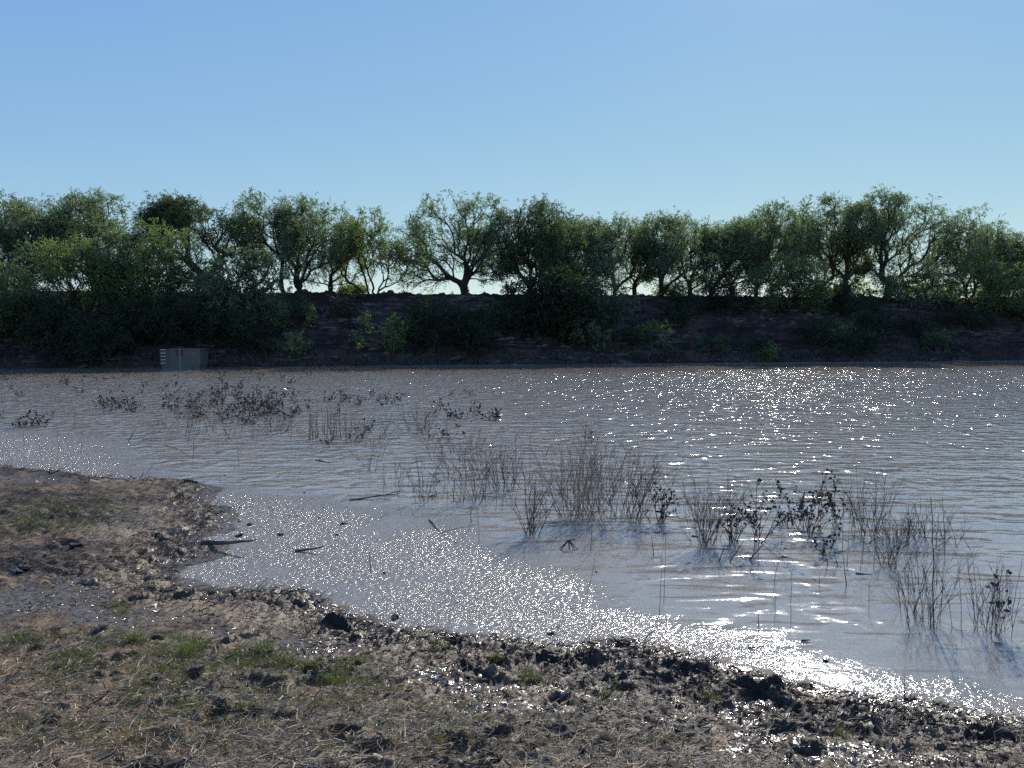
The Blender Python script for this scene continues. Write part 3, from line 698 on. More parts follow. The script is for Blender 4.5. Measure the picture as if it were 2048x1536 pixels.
G3 = 'small sunlit shrubs on the face of the dam'
B = [
 (755, 712, 718, 800, 633, 700, 1.6, 'Y', 1.0, 'bright yellow-green sunlit shrub low on the bank, largest of the small ones'),
 (808, 680, 785, 828, 642, 680, 2.6, 'Y', .8, 'small bright shrub touching the right side of the largest sunlit shrub'),
 (1178, 708, 1148, 1205, 650, 702, 1.4, 'W', .7, 'small dull green shrub at the foot of the huge rounded bush'),
 (1315, 704, 1290, 1342, 652, 700, 1.8, 'Y', .7, 'small bright shrub alone on the bank between the middle and right bushes'),
 (1535, 716, 1522, 1548, 696, 716, .6, 'Y', .6, 'tiny bright green sprout at the waterline'),
 (1668, 704, 1640, 1692, 652, 702, 1.8, 'Y', .5, 'small pale-leaved shrub in shade on the right bank'),
 (600, 712, 580, 622, 680, 712, 1.0, 'W', .4, 'wispy shrub near the water between the tank and the largest sunlit shrub'),
 (45, 660, 5, 90, 600, 660, 4.4, 'Y', .6, 'bright leafy bush patch on the slope at the far left'),
]
for i, (tx, by, x0, x1, tp, lo, off, k, dn, lab) in enumerate(B):
    tree_px('small_shrub', lab, 'shrub', tx, by, x0, x1, tp, lo, off, 500 + i, depth=.7, group=G3, kind=k, root_r=.04, trunks=2, trunk_h=.2,
            clusters=int(22 * dn + 5), ll=.13, lw=.075, flat=1, spread=.26, droop=.0, lobes=5)
for i, (x, y, w, h) in enumerate([(590, 650, 50, 40), (690, 640, 40, 26), (850, 640, 50, 34), (1010, 660, 44, 44), (1270, 690, 50, 30), (1350, 645, 50, 30), (1420, 704, 44, 26), (1500, 705, 40, 26), (1740, 700, 50, 34), (1880, 700, 50, 32), (1900, 650, 50, 34), (1960, 655, 50, 36)]):
    off = max(.5, (722 - y) / 138 * SLOPE_W)
    ref = {590: 'right of the leafy thicket', 690: 'left of the largest sunlit shrub', 1420: 'beside the lone bright shrub', 1500: 'left of the pale-leaved shrub', 1880: 'near the right edge', 1960: 'nearest the right edge', 1270: 'left of the lone bright shrub', 1350: 'above the lone bright shrub'}.get(x) or 'left of the largest sunlit shrub' if x < 720 or x in (1270, 1350, 1420, 1500, 1880, 1960) else 'below the umbrella-shaped tree' if x < 1000 else 'left of the huge rounded bush' if x < 1100 else 'around the lone bright shrub' if x < 1420 else 'left of the pale-leaved shrub' if x < 1640 else 'right of the pale-leaved shrub'
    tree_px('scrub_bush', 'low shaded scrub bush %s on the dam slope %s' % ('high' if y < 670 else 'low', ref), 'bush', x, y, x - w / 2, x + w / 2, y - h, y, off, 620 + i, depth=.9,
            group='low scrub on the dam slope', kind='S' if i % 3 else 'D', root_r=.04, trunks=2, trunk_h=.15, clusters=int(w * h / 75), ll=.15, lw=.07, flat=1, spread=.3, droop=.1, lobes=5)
# low green bushes on the far side of the crest, seen under the trees
G4 = 'low bright bushes behind the crest of the dam'
for i, (tx, w, tp, lab) in enumerate([(1705, 60, 566, 'yellow-green bush behind the crest under the left-leaning tree'), (1830, 70, 572, 'yellow-green bush behind the crest right of the stout trunk'),
        (1905, 60, 565, 'yellow-green bush behind the crest left of the twin-stemmed tree'), (1655, 40, 574, 'small yellow-green bush behind the crest right of the bright rounded bush'),
        (700, 50, 574, 'small yellow-green bush behind the crest at the foot of the thin-stemmed tree'), (1990, 60, 560, 'yellow-green bush behind the crest near the right edge'), (1340, 50, 572, 'small green bush behind the crest under the arching tree')]):
    tree_px('crest_bush', lab, 'bush', tx, 594, tx - w / 2, tx + w / 2, tp, 600, SLOPE_W + 6.2, 560 + i, depth=1.2, group=G4, kind='Y', root_r=.04, trunks=2, trunk_h=.2,
            clusters=46, ll=.15, lw=.08, flat=1, spread=.25)

# ------------------------------------------------------------------ stones and dry growth at the foot of the dam
m_stone = plain_mat('bank_stone', (0.05, 0.042, 0.037), (0.12, 0.10, 0.085), 0.9, 3, 0.02, 12, spec=0.3)
def rock_mesh(name, seed, mats, sub=3, amp=0.28, flat=0.6):
    import bmesh
    bm = bmesh.new(); bmesh.ops.create_icosphere(bm, subdivisions=sub, radius=1)
    rs = np.random.default_rng(seed); pl = rs.normal(0, 1, (9, 3)); pl /= np.linalg.norm(pl, axis=1, keepdims=True); dd = rs.uniform(0.55, 0.95, 9)
    for v in bm.verts:
        n = np.array(v.co)
        for a, d in zip(pl, dd):
            k = n @ a
            if k > d: n = n - a * (k - d) * 0.85
        r = 1 + amp * 0.35 * (perlin(np.array([n[0] * 2 + seed]), np.array([n[1] * 2 + n[2] * 1.7]))[0])
        v.co = Vector((n[0] * r, n[1] * r, n[2] * r * flat))
    me = bpy.data.meshes.new(name); bm.to_mesh(me); bm.free()
    for m in mats: me.materials.append(m)
    return me
stone_meshes = [rock_mesh('riprap_stone', 40 + k, [m_stone]) for k in range(6)]
rs = np.random.default_rng(77)
def where_along(px):
    for lim, t in ((130, 'near the left edge'), (320, 'left of the tank'), (600, 'between the tank and the wispy shrub'), (830, 'below the largest sunlit shrub'), (1000, 'below the umbrella-shaped tree'), (1220, 'below the huge rounded bush'),
                   (1420, 'below the lone bright shrub'), (1700, 'below the pale-leaved shrub'), (1900, 'right of the pale-leaved shrub')):
        if px < lim: return t
    return 'near the right edge'
for k in range(80):
    x = rs.uniform(-33, 43); v = abs(rs.normal(0.1, 0.7))
    px_here = 1024 + x / (y_toe(x)) * F_PX
    if 300 < px_here < 440: continue
    o = link('riprap_stone', stone_meshes[k % 6], None, (x, y_toe(x) + v, float(dam_z(np.array([x]), np.array([v]))[0]) + 0.02))
    sz = rs.uniform(0.08, 0.2) * (1 + 1.2 * (rs.random() < .2)); o.scale = (sz * rs.uniform(.9, 1.9), sz, sz * rs.uniform(.6, .9)); o.rotation_euler = (rs.normal(0, .25), rs.normal(0, .25), rs.uniform(0, 6.3))
    tag(o, 'dull brown stone along the waterline of the dam ' + where_along(px_here), 'stone', 'stones along the foot of the dam')
# dry brush: thin stalks leaning over the waterline (uncountable)
m_dry = plain_mat('dry_stalk', (0.075, 0.06, 0.05), (0.15, 0.125, 0.10), 0.9, 4, spec=0.2)
rs = np.random.default_rng(78)
n = 11000
x = rs.uniform(-34, 42, n); dens = fbm(x * 0.25, x * 0 + 3.3, 3, 7); keep = dens + rs.uniform(-.25, .35, n) > 0; x = x[keep]; n = len(x)
v = np.abs(rs.normal(0.25, 0.4, n))
zz = dam_z(x, v)
hgt = rs.uniform(0.15, 0.6, n)
P0 = np.stack([x, y_toe(x) + v, zz - 0.05], 1); dirn = np.stack([rs.normal(0, .5, n), rs.normal(-.15, .3, n), np.ones(n)], 1); dirn /= np.linalg.norm(dirn, axis=1, keepdims=True)
P1 = P0 + dirn * hgt[:, None]
V, F = tubes(P0, P1, np.full(n, .012), np.full(n, .006), 3)
tag(link('dry_brush', make_mesh('dry_brush', V, 4, F, [m_dry])), 'dry pale stalks along the foot of the dam', kind='stuff')
# scattered weeds on the slope (uncountable)
n = 26000
x = rs.uniform(-36, 46, n); v = rs.uniform(0.3, SLOPE_W - .1, n)
keep = fbm(x * 0.4, v * 0.5, 3, 17) + rs.uniform(-.2, .2, n) > 0.10; x = x[keep]; v = v[keep]; n = len(x)
C = np.stack([x, y_toe(x) + v, dam_z(x, v) - 0.02], 1) + rs.normal(0, .08, (n, 3))
V, F = leaf_quads(C, rs.normal(0, .7, (n, 3)) + np.array([0, 0, 1.0]), rs.normal(0, 1, (n, 3)), rs.uniform(.08, .25, n), rs.uniform(.02, .07, n))
tag(link('weeds', make_mesh('weeds', V, 4, F, [m_leafD])), 'low dark weeds scattered over the slope', kind='stuff')
# driftwood along the far bank
def branch_mesh(name, seed, length, r, mat, forks=3, wig=0.12):
    rs = np.random.default_rng(seed); P0 = []; P1 = []; A = []; Bq = []
    def run(p, d, ln, r0, depth):
        n = 7; q = p.copy()
        for k in range(n):
            d2 = d + rs.normal(0, wig, 3); d2 /= np.linalg.norm(d2); q2 = q + d2 * ln / n
            P0.append(q); P1.append(q2); A.append(r0 * (1 - 0.75 * k / n)); Bq.append(r0 * (1 - 0.75 * (k + 1) / n)); q = q2; d = d2
            if depth > 0 and k in (2, 4) : run(q, d + rs.normal(0, .6, 3) * np.array([1, 1, .5]), ln * .4, r0 * .45, depth - 1)
    run(np.zeros(3), np.array([1.0, 0, 0.08]), length, r, forks)
    V, F = tubes(P0, P1, A, Bq, 5)
    return make_mesh(name, V, 4, F, [mat], None, True)
m_drift = plain_mat('bleached_wood', (0.10, 0.085, 0.07), (0.20, 0.175, 0.15), 0.85, 5, spec=0.3)
for k, (tx, off, ln, rz, lab) in enumerate([(545, .5, 2.6, 0.2, 'bare fallen branch at the waterline right of the tank'), (150, .8, 3.0, .1, 'long bare fallen branch at the foot of the left thicket'),
        (240, .6, 2.0, 2.9, 'short bare fallen branch just left of the tank'), (690, .4, 1.5, 2.8, 'bare fallen branch left of the largest sunlit shrub'), (1960, 3.6, 2.2, -.5, 'pale fallen branch up the slope near the right edge')]):
    P = p2dam(tx, 720, off); z = float(dam_z(np.array([P[0]]), np.array([off]))[0]) + .1
    o = link('fallen_branch', branch_mesh('fallen_branch', 900 + k, ln, .05, m_drift, 2), None, (P[0], P[1], z)); o.rotation_euler = (0, 0, rz)
    tag(o, lab, 'branch', 'fallen branches on the dam')

# ------------------------------------------------------------------ the metal tank at the far bank
m_tank, nt, out = new_mat('weathered_galvanised_steel')
p = obj_pos(nt)
c = mixc(nt, noise(nt, mapping(nt, p, (6, 6, .7)), 1.0, 4), (0.11, 0.10, 0.082), (0.19, 0.172, 0.145))
c = mixc(nt, mapr(nt, noise(nt, mapping(nt, p, (2, 2, 2)), 1.5, 5), .55, .75), c, (0.20, 0.16, 0.13))
b = N(nt, 'ShaderNodeBsdfPrincipled'); L(nt, c, b.inputs['Base Color']); b.inputs['Metallic'].default_value = .15; b.inputs['Roughness'].default_value = .6
L(nt, b.outputs[0], out.inputs[0])
m_red = plain_mat('rusty_red_paint', (0.10, 0.03, 0.024), (0.16, 0.05, 0.035), .7, 6)
m_pale = plain_mat('pale_metal', (0.5, 0.5, 0.48), (0.62, 0.6, 0.58), .5, 6, metal=.1)
Pt = p2w(371, 733); Pt = Pt * ((y_toe(Pt[0]) - 0.6) / Pt[1])
sc_t = dist_scale(Pt); TW = 74 * sc_t; TH = 36 * sc_t; TD = 1.5
tank = thing('water_tank', 'grey ribbed metal tank with ladder at the foot of the dam on the left', 'tank', (Pt[0], Pt[1], 0))
tank.rotation_euler = (0, 0, math.atan(DB) * 0.5)
def ribbed_wall():
    nx = 160; prof = [(-1, .0, 1), (.12, 0, 1), (.3, 0, 1), (1, 0, 1)]
    xs = np.linspace(-TW / 2, TW / 2, nx); V = []; F = []
    zs = [(-0.5, .92), (0.0, .93), (TH * .22, 1.0), (TH, 1.0)]
    for (z, k) in zs:
        for x in xs:
            rib = 0.03 * (0.5 + 0.5 * math.cos(x / TW * 2 * math.pi * 17)) ** 2
            V.append((x * k, -TD / 2 - rib, z))
    for a in range(len(zs) - 1):
        for i in range(nx - 1):
            F += [a * nx + i, a * nx + i + 1, (a + 1) * nx + i + 1, (a + 1) * nx + i]
    o = len(V)
    for (z, k) in zs: V += [(-TW / 2 * k, TD / 2, z), (TW / 2 * k, TD / 2, z)]
    for a in range(len(zs) - 1):
        F += [o + 2 * a + 1, o + 2 * a, o + 2 * a + 2, o + 2 * a + 3]
        F += [o + 2 * a, a * nx, (a + 1) * nx, o + 2 * a + 2]
        F += [a * nx + nx - 1, o + 2 * a + 1, o + 2 * a + 3, (a + 1) * nx + nx - 1]
    top = len(zs) - 1
    F += [top * nx, top * nx + nx - 1, o + 2 * top + 1, o + 2 * top]
    return make_mesh('body', V, 4, F, [m_tank])
link('body', ribbed_wall(), tank)
def box_mesh(name, boxes, mat):
    V = []; F = []
    for (x0, x1, y0, y1, z0, z1) in boxes:
        o = len(V); V += [(x0, y0, z0), (x1, y0, z0), (x1, y1, z0), (x0, y1, z0), (x0, y0, z1), (x1, y0, z1), (x1, y1, z1), (x0, y1, z1)]
        F += [o, o + 3, o + 2, o + 1, o + 4, o + 5, o + 6, o + 7, o, o + 1, o + 5, o + 4, o + 1, o + 2, o + 6, o + 5, o + 2, o + 3, o + 7, o + 6, o + 3, o, o + 4, o + 7]
    return make_mesh(name, V, 4, F, [mat])
yf = -TD / 2
link('rim', box_mesh('rim', [(-TW / 2 - .04, TW / 2 + .04, yf - .07, yf + .05, TH + .002, TH + .05), (-TW / 2 - .04, TW / 2 + .04, TD / 2 - .05, TD / 2 + .04, TH + .002, TH + .05),
     (-TW / 2 - .04, -TW / 2 + .04, yf + .052, TD / 2 - .052, TH + .002, TH + .05), (TW / 2 - .04, TW / 2 + .04, yf + .052, TD / 2 - .052, TH + .002, TH + .05)], m_tank), tank)
lx = -TW / 2 + .16
lad = link('ladder', box_mesh('ladder', [(lx - .17, lx - .14, yf - .16, yf - .13, .2, TH + .06), (lx + .14, lx + .17, yf - .16, yf - .13, .2, TH + .06)], m_tank), tank)
for k in range(5):
    z = TH + .02 - k * (TH - .25) / 4.2
    link('rung', box_mesh('rung', [(lx - .139, lx + .139, yf - .165, yf - .125, z - .02, z + .02)], m_pale), lad)
gate = link('gate_plate', box_mesh('gate_plate', [(-.17, .13, yf - .10, yf - .065, TH - .28, TH - .01)], m_red), tank)
link('gate_rod', box_mesh('gate_rod', [(-.02, .0, yf - .13, yf - .105, -.3, TH + .1)], m_pale), tank)
import bmesh
def torus_mesh(name, R_, r_, mat):
    V = []; F = []; n = 24; m = 8
    for i in range(n):
        for j in range(m):
            a = 2 * math.pi * i / n; c = 2 * math.pi * j / m
            V.append(((R_ + r_ * math.cos(c)) * math.cos(a), (R_ + r_ * math.cos(c)) * math.sin(a), r_ * math.sin(c)))
            F += [i * m + j, ((i + 1) % n) * m + j, ((i + 1) % n) * m + (j + 1) % m, i * m + (j + 1) % m]
    o = len(V)
    Vt, Ft = tubes([(-R_, 0, 0), (0, -R_, 0), (0, 0, -.14)], [(R_, 0, 0), (0, R_, 0), (0, 0, .02)], [.012] * 3, [.012] * 3, 6)
    return make_mesh(name, np.concatenate([np.array(V), Vt]), 4, np.concatenate([np.array(F), (Ft + o).ravel()]), [mat], None, True)
link('hand_wheel', torus_mesh('hand_wheel', .2, .025, m_red), tank, (-.01, yf - .115, TH + .16))

# ------------------------------------------------------------------ plants standing in the water
m_stem = plain_mat('dead_stem', (0.075, 0.055, 0.042), (0.17, 0.125, 0.095), 0.8, 9, spec=0.3)
m_stemL = plain_mat('pale_dead_stem', (0.20, 0.145, 0.10), (0.34, 0.25, 0.175), 0.8, 9, spec=0.3)
m_dleaf = plain_mat('dark_dead_leaf', (0.020, 0.017, 0.015), (0.06, 0.045, 0.035), 0.7, 20, spec=0.4)

def twig_parts(h, w, stems, rs, branch=3, r=0.0035, splay=1.0, jig=0.10, upright=0.0, base_w=0.25):
    P0 = []; P1 = []; A = []; Bq = []; tips = []
    def run(p, d, ln, r0, level):
        n = 4 if level == 0 else 3
        q = p
        for k in range(n):
            d = d + rs.normal(0, jig, 3) + np.array([0, 0, .05]); d = d / np.linalg.norm(d)
            q2 = q + d * ln / n; f0 = 1 - .6 * k / n; f1 = 1 - .6 * (k + 1) / n
            P0.append(q); P1.append(q2); A.append(r0 * f0); Bq.append(r0 * f1); q = q2
            if level < 2:
                for _ in range(branch if level == 0 else 1):
                    if rs.random() < (0.62 if k > 0 else 0.25):
                        dd = d + rs.normal(0, .38, 3) * np.array([1, .7, .35]); dd /= np.linalg.norm(dd)
                        run(q, dd, ln * rs.uniform(.22, .5) * (1 - .12 * k), r0 * .6, level + 1)
        tips.append(q)
    for s in range(stems):
        bx = rs.normal(0, w * base_w * .5); by = rs.normal(0, w * base_w * .6)
        tx = bx * 1.2 + rs.uniform(-.5, .5) * w * splay; ty = by + rs.uniform(-.3, .3) * w * splay
        hh = h * rs.uniform(.55, 1.0)
        d = np.array([tx - bx, ty - by, hh]); ln = np.linalg.norm(d)
        run(np.array([bx, by, -.12]), d / ln, ln + .12, r * rs.uniform(.8, 1.3), 0)
    return P0, P1, A, Bq, tips
def twig_shrub(name, label, P, h, w, stems, seed, branch=3, leaves=0, r=.0035, mat=None, group=None, cat='dead shrub', **kw):
    rs = np.random.default_rng(seed)
    P0, P1, A, Bq, tips = twig_parts(h, w, stems, rs, branch, r, **kw)
    V, F = tubes(P0, P1, A, Bq, 4)
    me = make_mesh('stems', V, 4, F, [mat or m_stem])
    if leaves == 0:
        o = link(name, me, None, P); tag(o, label, cat, group); return o
    root = thing(name, label, cat, P, group); link('stems', me, root)
    allp = np.array(P1); sel = allp[rs.integers(0, len(allp), leaves)]
    sel = sel[sel[:, 2] > 0.02]
    Vl, Fl = leaf_quads(sel + rs.normal(0, .01, sel.shape), rs.normal(0, 1, sel.shape) + np.array([0, 0, -.1]), rs.normal(0, 1, sel.shape), rs.uniform(.035, .07, len(sel)), rs.uniform(.018, .034, len(sel)))
    link('leaves', make_mesh('leaves', Vl, 4, Fl, [m_dleaf]), root)
    return root
def wpt(px, py): return p2w(px, py)

GS = 'bare twiggy shrubs standing in the shallow water'
#  x, y base, width px, height px, stems, branch, mat
SHR = [
 (722, 880, 88, 58, 70, 1, 'P', .9, 'dense brush-like clump at the right end of the reed row'),
 (836, 862, 72, 48, 26, 2, 'D', .35, 'fan-shaped shrub in the middle distance right of the dense brush-like clump'),
 (560, 862, 62, 34, 24, 1, 'D', .3, 'small fan-shaped shrub in front of the leafy weed patch'),
 (742, 944, 100, 66, 6, 2, 'D', .15, 'open shrub with few wide-forking limbs, alone in the water left of centre'),
 (868, 896, 60, 50, 8, 2, 'D', .4, 'thin pair of forked twigs behind and left of the tall middle clumps'),
 (932, 905, 60, 50, 30, 1, 'P', .8, 'small brownish brush clump at the back of the middle group'),
 (942, 950, 90, 66, 26, 2, 'D', .5, 'tangled shrub directly in front of the small brownish brush clump'),
 (945, 1002, 105, 92, 24, 2, 'D', .3, 'wide shrub with leaning twigs left of centre'),
 (856, 1002, 44, 78, 12, 2, 'D', .4, 'narrow upright shrub at the left end of the middle group'),
 (795, 985, 34, 56, 6, 2, 'D', .5, 'little sparse shrub left of the narrow upright one'),
 (1010, 976, 74, 92, 30, 2, 'D', .5, 'tall upright shrub with many straight twigs at the middle of the group'),
 (1061, 1070, 66, 120, 22, 3, 'D', .2, 'tall narrow shrub rising from a dark root knot nearest the centre'),
 (1160, 1034, 125, 150, 88, 2, 'P', .35, 'largest and densest brown shrub in the water'),
 (1252, 1034, 120, 132, 46, 3, 'D', .45, 'large airy shrub just right of the densest brown shrub'),
 (1412, 1090, 78, 120, 36, 3, 'D', .25, 'tall twiggy shrub left of the leafy plants'),
 (1470, 1010, 110, 44, 22, 1, 'D', .9, 'low shrub half hidden behind the leafy plants'),
 (1782, 1138, 84, 74, 18, 3, 'D', .12, 'short spreading shrub on a forked dark stump at right'),
 (1800, 1084, 62, 62, 30, 2, 'D', .7, 'round tangle of twigs behind the forked stump'),
 (1860, 1086, 66, 66, 30, 2, 'D', .8, 'upright twig tangle at the back, right of the round one'),
 (1740, 1072, 70, 112, 20, 3, 'D', .5, 'loose tall shrub left of the round twig tangle'),
 (1818, 1238, 78, 120, 17, 2, 'D', .6, 'cluster of tall thin stalks nearest the bottom right'),
 (1862, 1252, 60, 150, 11, 2, 'D', .5, 'stalks with leaning tops left of the gap at lower right'),
 (1965, 1262, 66, 140, 13, 3, 'D', .4, 'sprawling stalk clump close to the right edge'),
 (2002, 1268, 44, 128, 7, 3, 'D', .3, 'dark forked clump with dead leaves, last before the right edge'),
 (310, 868, 40, 40, 10, 1, 'D', .8, 'small stalk clump beside the dark floating lump at left'),
 (395, 868, 60, 84, 22, 2, 'P', .7, 'tall brown twig clump in the leafy weed patch'),
 (470, 876, 70, 56, 14, 1, 'D', .9, 'loose row of straight twigs right of the tall brown twig clump'),
 (530, 868, 44, 52, 10, 1, 'D', .8, 'thin straight twigs in front of the right part of the weed patch'),
]
for i, (x, y, w, h, st, br, mt, bw, lab) in enumerate(SHR):
    P = wpt(x, y); s = dist_scale(P)
    twig_shrub('dead_shrub', lab, P, h * s, w * s, st, 1000 + i, branch=br, r=.0020 + .00011 * P[1], mat=m_stemL if mt == 'P' else m_stem, group=GS, base_w=bw,
               leaves=(26 if 'dead leaves' in lab else 0), jig=.07 if br < 2 else .11)
GL = 'leafy dead plants standing in the water'
LFY = [
 (1322, 1044, 70, 72, 8, 110, 'small leafy dark plant between the big shrubs and the tall twiggy shrub'),
 (1465, 1084, 48, 84, 7, 60, 'narrow plant with hanging dead leaves behind the fallen sticks'),
 (1505, 1084, 124, 108, 7, 120, 'spreading plant with a straight dark stem and leaf tufts on top'),
 (1578, 1052, 76, 44, 6, 80, 'low leafy plant leaning left of the bushiest leafy plant'),
 (1622, 1064, 78, 96, 11, 190, 'bushiest leafy dark plant right of centre'),
 (1672, 1052, 50, 60, 4, 34, 'forked stem with a curl of dead leaves at its top'),
 (1176, 886, 20, 34, 3, 22, 'tiny leafy stump among the sparkles right of centre'),
 (1652, 1112, 22, 50, 3, 26, 'small leafy stick below the bushiest leafy plant'),
]
for i, (x, y, w, h, st, lv, lab) in enumerate(LFY):
    P = wpt(x, y); s = dist_scale(P)
    twig_shrub('leafy_weed', lab, P, h * s, w * s, st, 1100 + i, branch=2, r=.0055, leaves=int(lv * 1.25), group=GL, cat='dead plant', base_w=.12, jig=.16)

# single stems
GT = 'single bare stems standing in the water'
m_thin = m_stem
STM = [
 (47, 892, 5, 50, 'thin upright stem nearest the left edge'), (84, 914, -4, 34, 'short slanting stem second from the left edge'), (115, 905, 2, 44, 'thin stem with crosswise twigs in the left shallows'),
 (162, 908, 3, 46, 'straight stem at the right of the left shallows'), (148, 860, 2, 36, 'faint thin stem behind the left shallows'), (386, 932, 6, 66, 'tall thin stem with a long twig bent off its foot'),
 (478, 934, -2, 74, 'tall faint stem alone between the bent-foot stem and the open shrub'), (433, 898, 3, 24, 'short dark twig below the tall brown twig clump'), (581, 880, 2, 50, 'straight stem left of the dark curved stick'),
 (613, 882, 12, 56, 'curved dark stem left of the reed row'), (768, 1000, 3, 66, 'thin stem with a side twig below the open forked shrub'), (766, 975, 2, 50, 'short stem beside the one with a side twig'),
 (820, 965, -6, 44, 'bent thin stem left of the narrow upright shrub'), (905, 1004, 4, 54, 'short thick stem between the narrow upright shrub and the wide shrub'), (893, 1006, 3, 76, 'slim stem leaning by the wide shrub'),
 (932, 1068, 12, 90, 'dark stem in front of the wide shrub'), (959, 1085, -3, 76, 'straight stem nearest the sparkling shallows at centre'), (947, 1050, -6, 60, 'faint stem between the two front centre stems'),
 (989, 1022, 2, 86, 'thin stem below the tall upright shrub, first of three'), (1003, 1020, 6, 84, 'thin stem below the tall upright shrub, middle of three'), (1024, 1016, 14, 60, 'leaning stem below the tall upright shrub, last of three'),
 (1083, 1024, 0, 110, 'tall thin stem right of the tall narrow shrub'), (1057, 960, 4, 95, 'tall branched stem behind the tall narrow shrub'), (1180, 1106, 4, 80, 'dark kinked stem below the largest brown shrub, upper length'),
 (1171, 1176, 14, 72, 'kinked stem rising from a small crossed foot'), (1210, 1046, -8, 90, 'dark leaning stem with a clubbed top right of the largest brown shrub'), (1280, 1048, 0, 46, 'short stem under the airy shrub'),
 (1310, 1112, -5, 40, 'short thick dark stub alone in the open water'), (1319, 1232, 0, 132, 'left one of two tall parallel stems'), (1328, 1206, 2, 130, 'right one of two tall parallel stems'),
 (1518, 1262, 0, 40, 'short upright stub in the lower open water'), (1551, 1226, -2, 64, 'thin stem with a dark foot in the lower open water'), (1581, 1236, -5, 96, 'taller stem next to the short one with a dark foot'),
 (1545, 1190, 12, 130, 'long faint leaning stem under the leafy plants'), (1639, 1176, 0, 34, 'small straight stem below the bushiest leafy plant'), (1738, 1222, -3, 62, 'slim stem alone above the lower ripples'),
 (1640, 1072, 4, 122, 'tall straight stem with a round seed head beside the bushiest plant'), (1664, 1062, -6, 118, 'tall straight stem with two seed heads'), (1683, 1098, 2, 90, 'stem with small leaves at its top right of the two seed heads'),
 (1718, 1142, 10, 100, 'tall bent stem left of the floating stick'), (1724, 1124, 5, 60, 'short stem beside the tall bent stem'), (1697, 1170, -6, 56, 'thick slanting stub by the floating stick'), (1693, 1134, 4, 130, 'slim curved stem above the floating stick'),
 (1660, 1132, -12, 50, 'slanting dark stick, left of a pair'), (1683, 1132, -14, 46, 'slanting dark stick, right of a pair'), (1745, 1140, 8, 84, 'stem curving up to the twig tangle'),
 (1869, 1256, -24, 262, 'tallest stem of all, rising far above its clump'), (1928, 1272, -18, 150, 'tall bare stem standing alone between the two right clumps'), (1956, 1252, -14, 130, 'stem with forked top left of the sprawling clump'),
 (1716, 998, -4, 66, 'faint tall stem in the distance above the round tangle'), (2018, 1222, 14, 110, 'outer leaning stem at the right edge'), (1993, 1196, 0, 60, 'short straight stem behind the last clump'),
 (740, 1144, 0, 42, 'short dark stub alone in the sparkling shallows'), (896, 1180, 0, 22, 'tiny twig in the sparkling shallows'), (1890, 1132, -4, 150, 'faint thin stem rising behind the sprawling clump'),
]
def stem_mesh(h, lean, seed, r, twigs, head=0):
    rs = np.random.default_rng(seed); P0 = []; P1 = []; A = []; Bq = []
    n = 7; q = np.array([0, 0, -.12]); d = np.array([lean / max(h, .05), rs.normal(0, .05), 1.0]); d /= np.linalg.norm(d); ln = math.hypot(h, lean) + .12
    for k in range(n):
        d2 = d + rs.normal(0, .045, 3); d2 /= np.linalg.norm(d2); q2 = q + d2 * ln / n
        P0.append(q); P1.append(q2); A.append(r * (1 - .55 * k / n)); Bq.append(r * (1 - .55 * (k + 1) / n)); q = q2
        if k > 2 and rs.random() < twigs:
            dd = d2 + rs.normal(0, .5, 3) * np.array([1, .6, .4]); dd /= np.linalg.norm(dd)
            a = q; b = q + dd * ln * rs.uniform(.08, .2); P0.append(a); P1.append(b); A.append(r * .5); Bq.append(r * .25)
    if head:
        P0 += [q, q + [0, 0, .012]]; P1 += [q + [0, 0, .012], q + [0, 0, .03]]; A += [.004, .014]; Bq += [.014, .004]
    V, F = tubes(P0, P1, A, Bq, 5)
    return make_mesh('bare_stem', V, 4, F, [m_stem])
for i, (x, y, ln, h, lab) in enumerate(STM):
    P = wpt(x, y); s = dist_scale(P)
    thick = 2.0 if ('thick' in lab or 'stub' in lab or 'tallest' in lab or 'dark stick' in lab) else 1.0
    o = link('bare_stem', stem_mesh(h * s, ln * s, 1300 + i, (.0021 + .00012 * P[1]) * thick, 0 if thick > 1 and 'tallest' not in lab else .5, 'seed head' in lab), None, P)
    tag(o, lab, 'stem', GT)
# the reed row
rs = np.random.default_rng(31)
me_r = [stem_mesh(.62, rs.uniform(-.08, .08), 1500 + k, .0055, .15) for k in range(6)]
for k in range(30):
    x = 618 + 76 * rs.random(); y = 876 + rs.uniform(-6, 6); P = wpt(x, y)
    o = link('reed_stalk', me_r[k % 6], None, P); o.rotation_euler = (0, 0, rs.uniform(0, 6.3)); o.scale = (1, 1, rs.uniform(.6, 1.15))
    tag(o, 'thin bare stalk in the straight reed row left of the dense brush-like clump', 'stalk', 'stalks of the reed row')
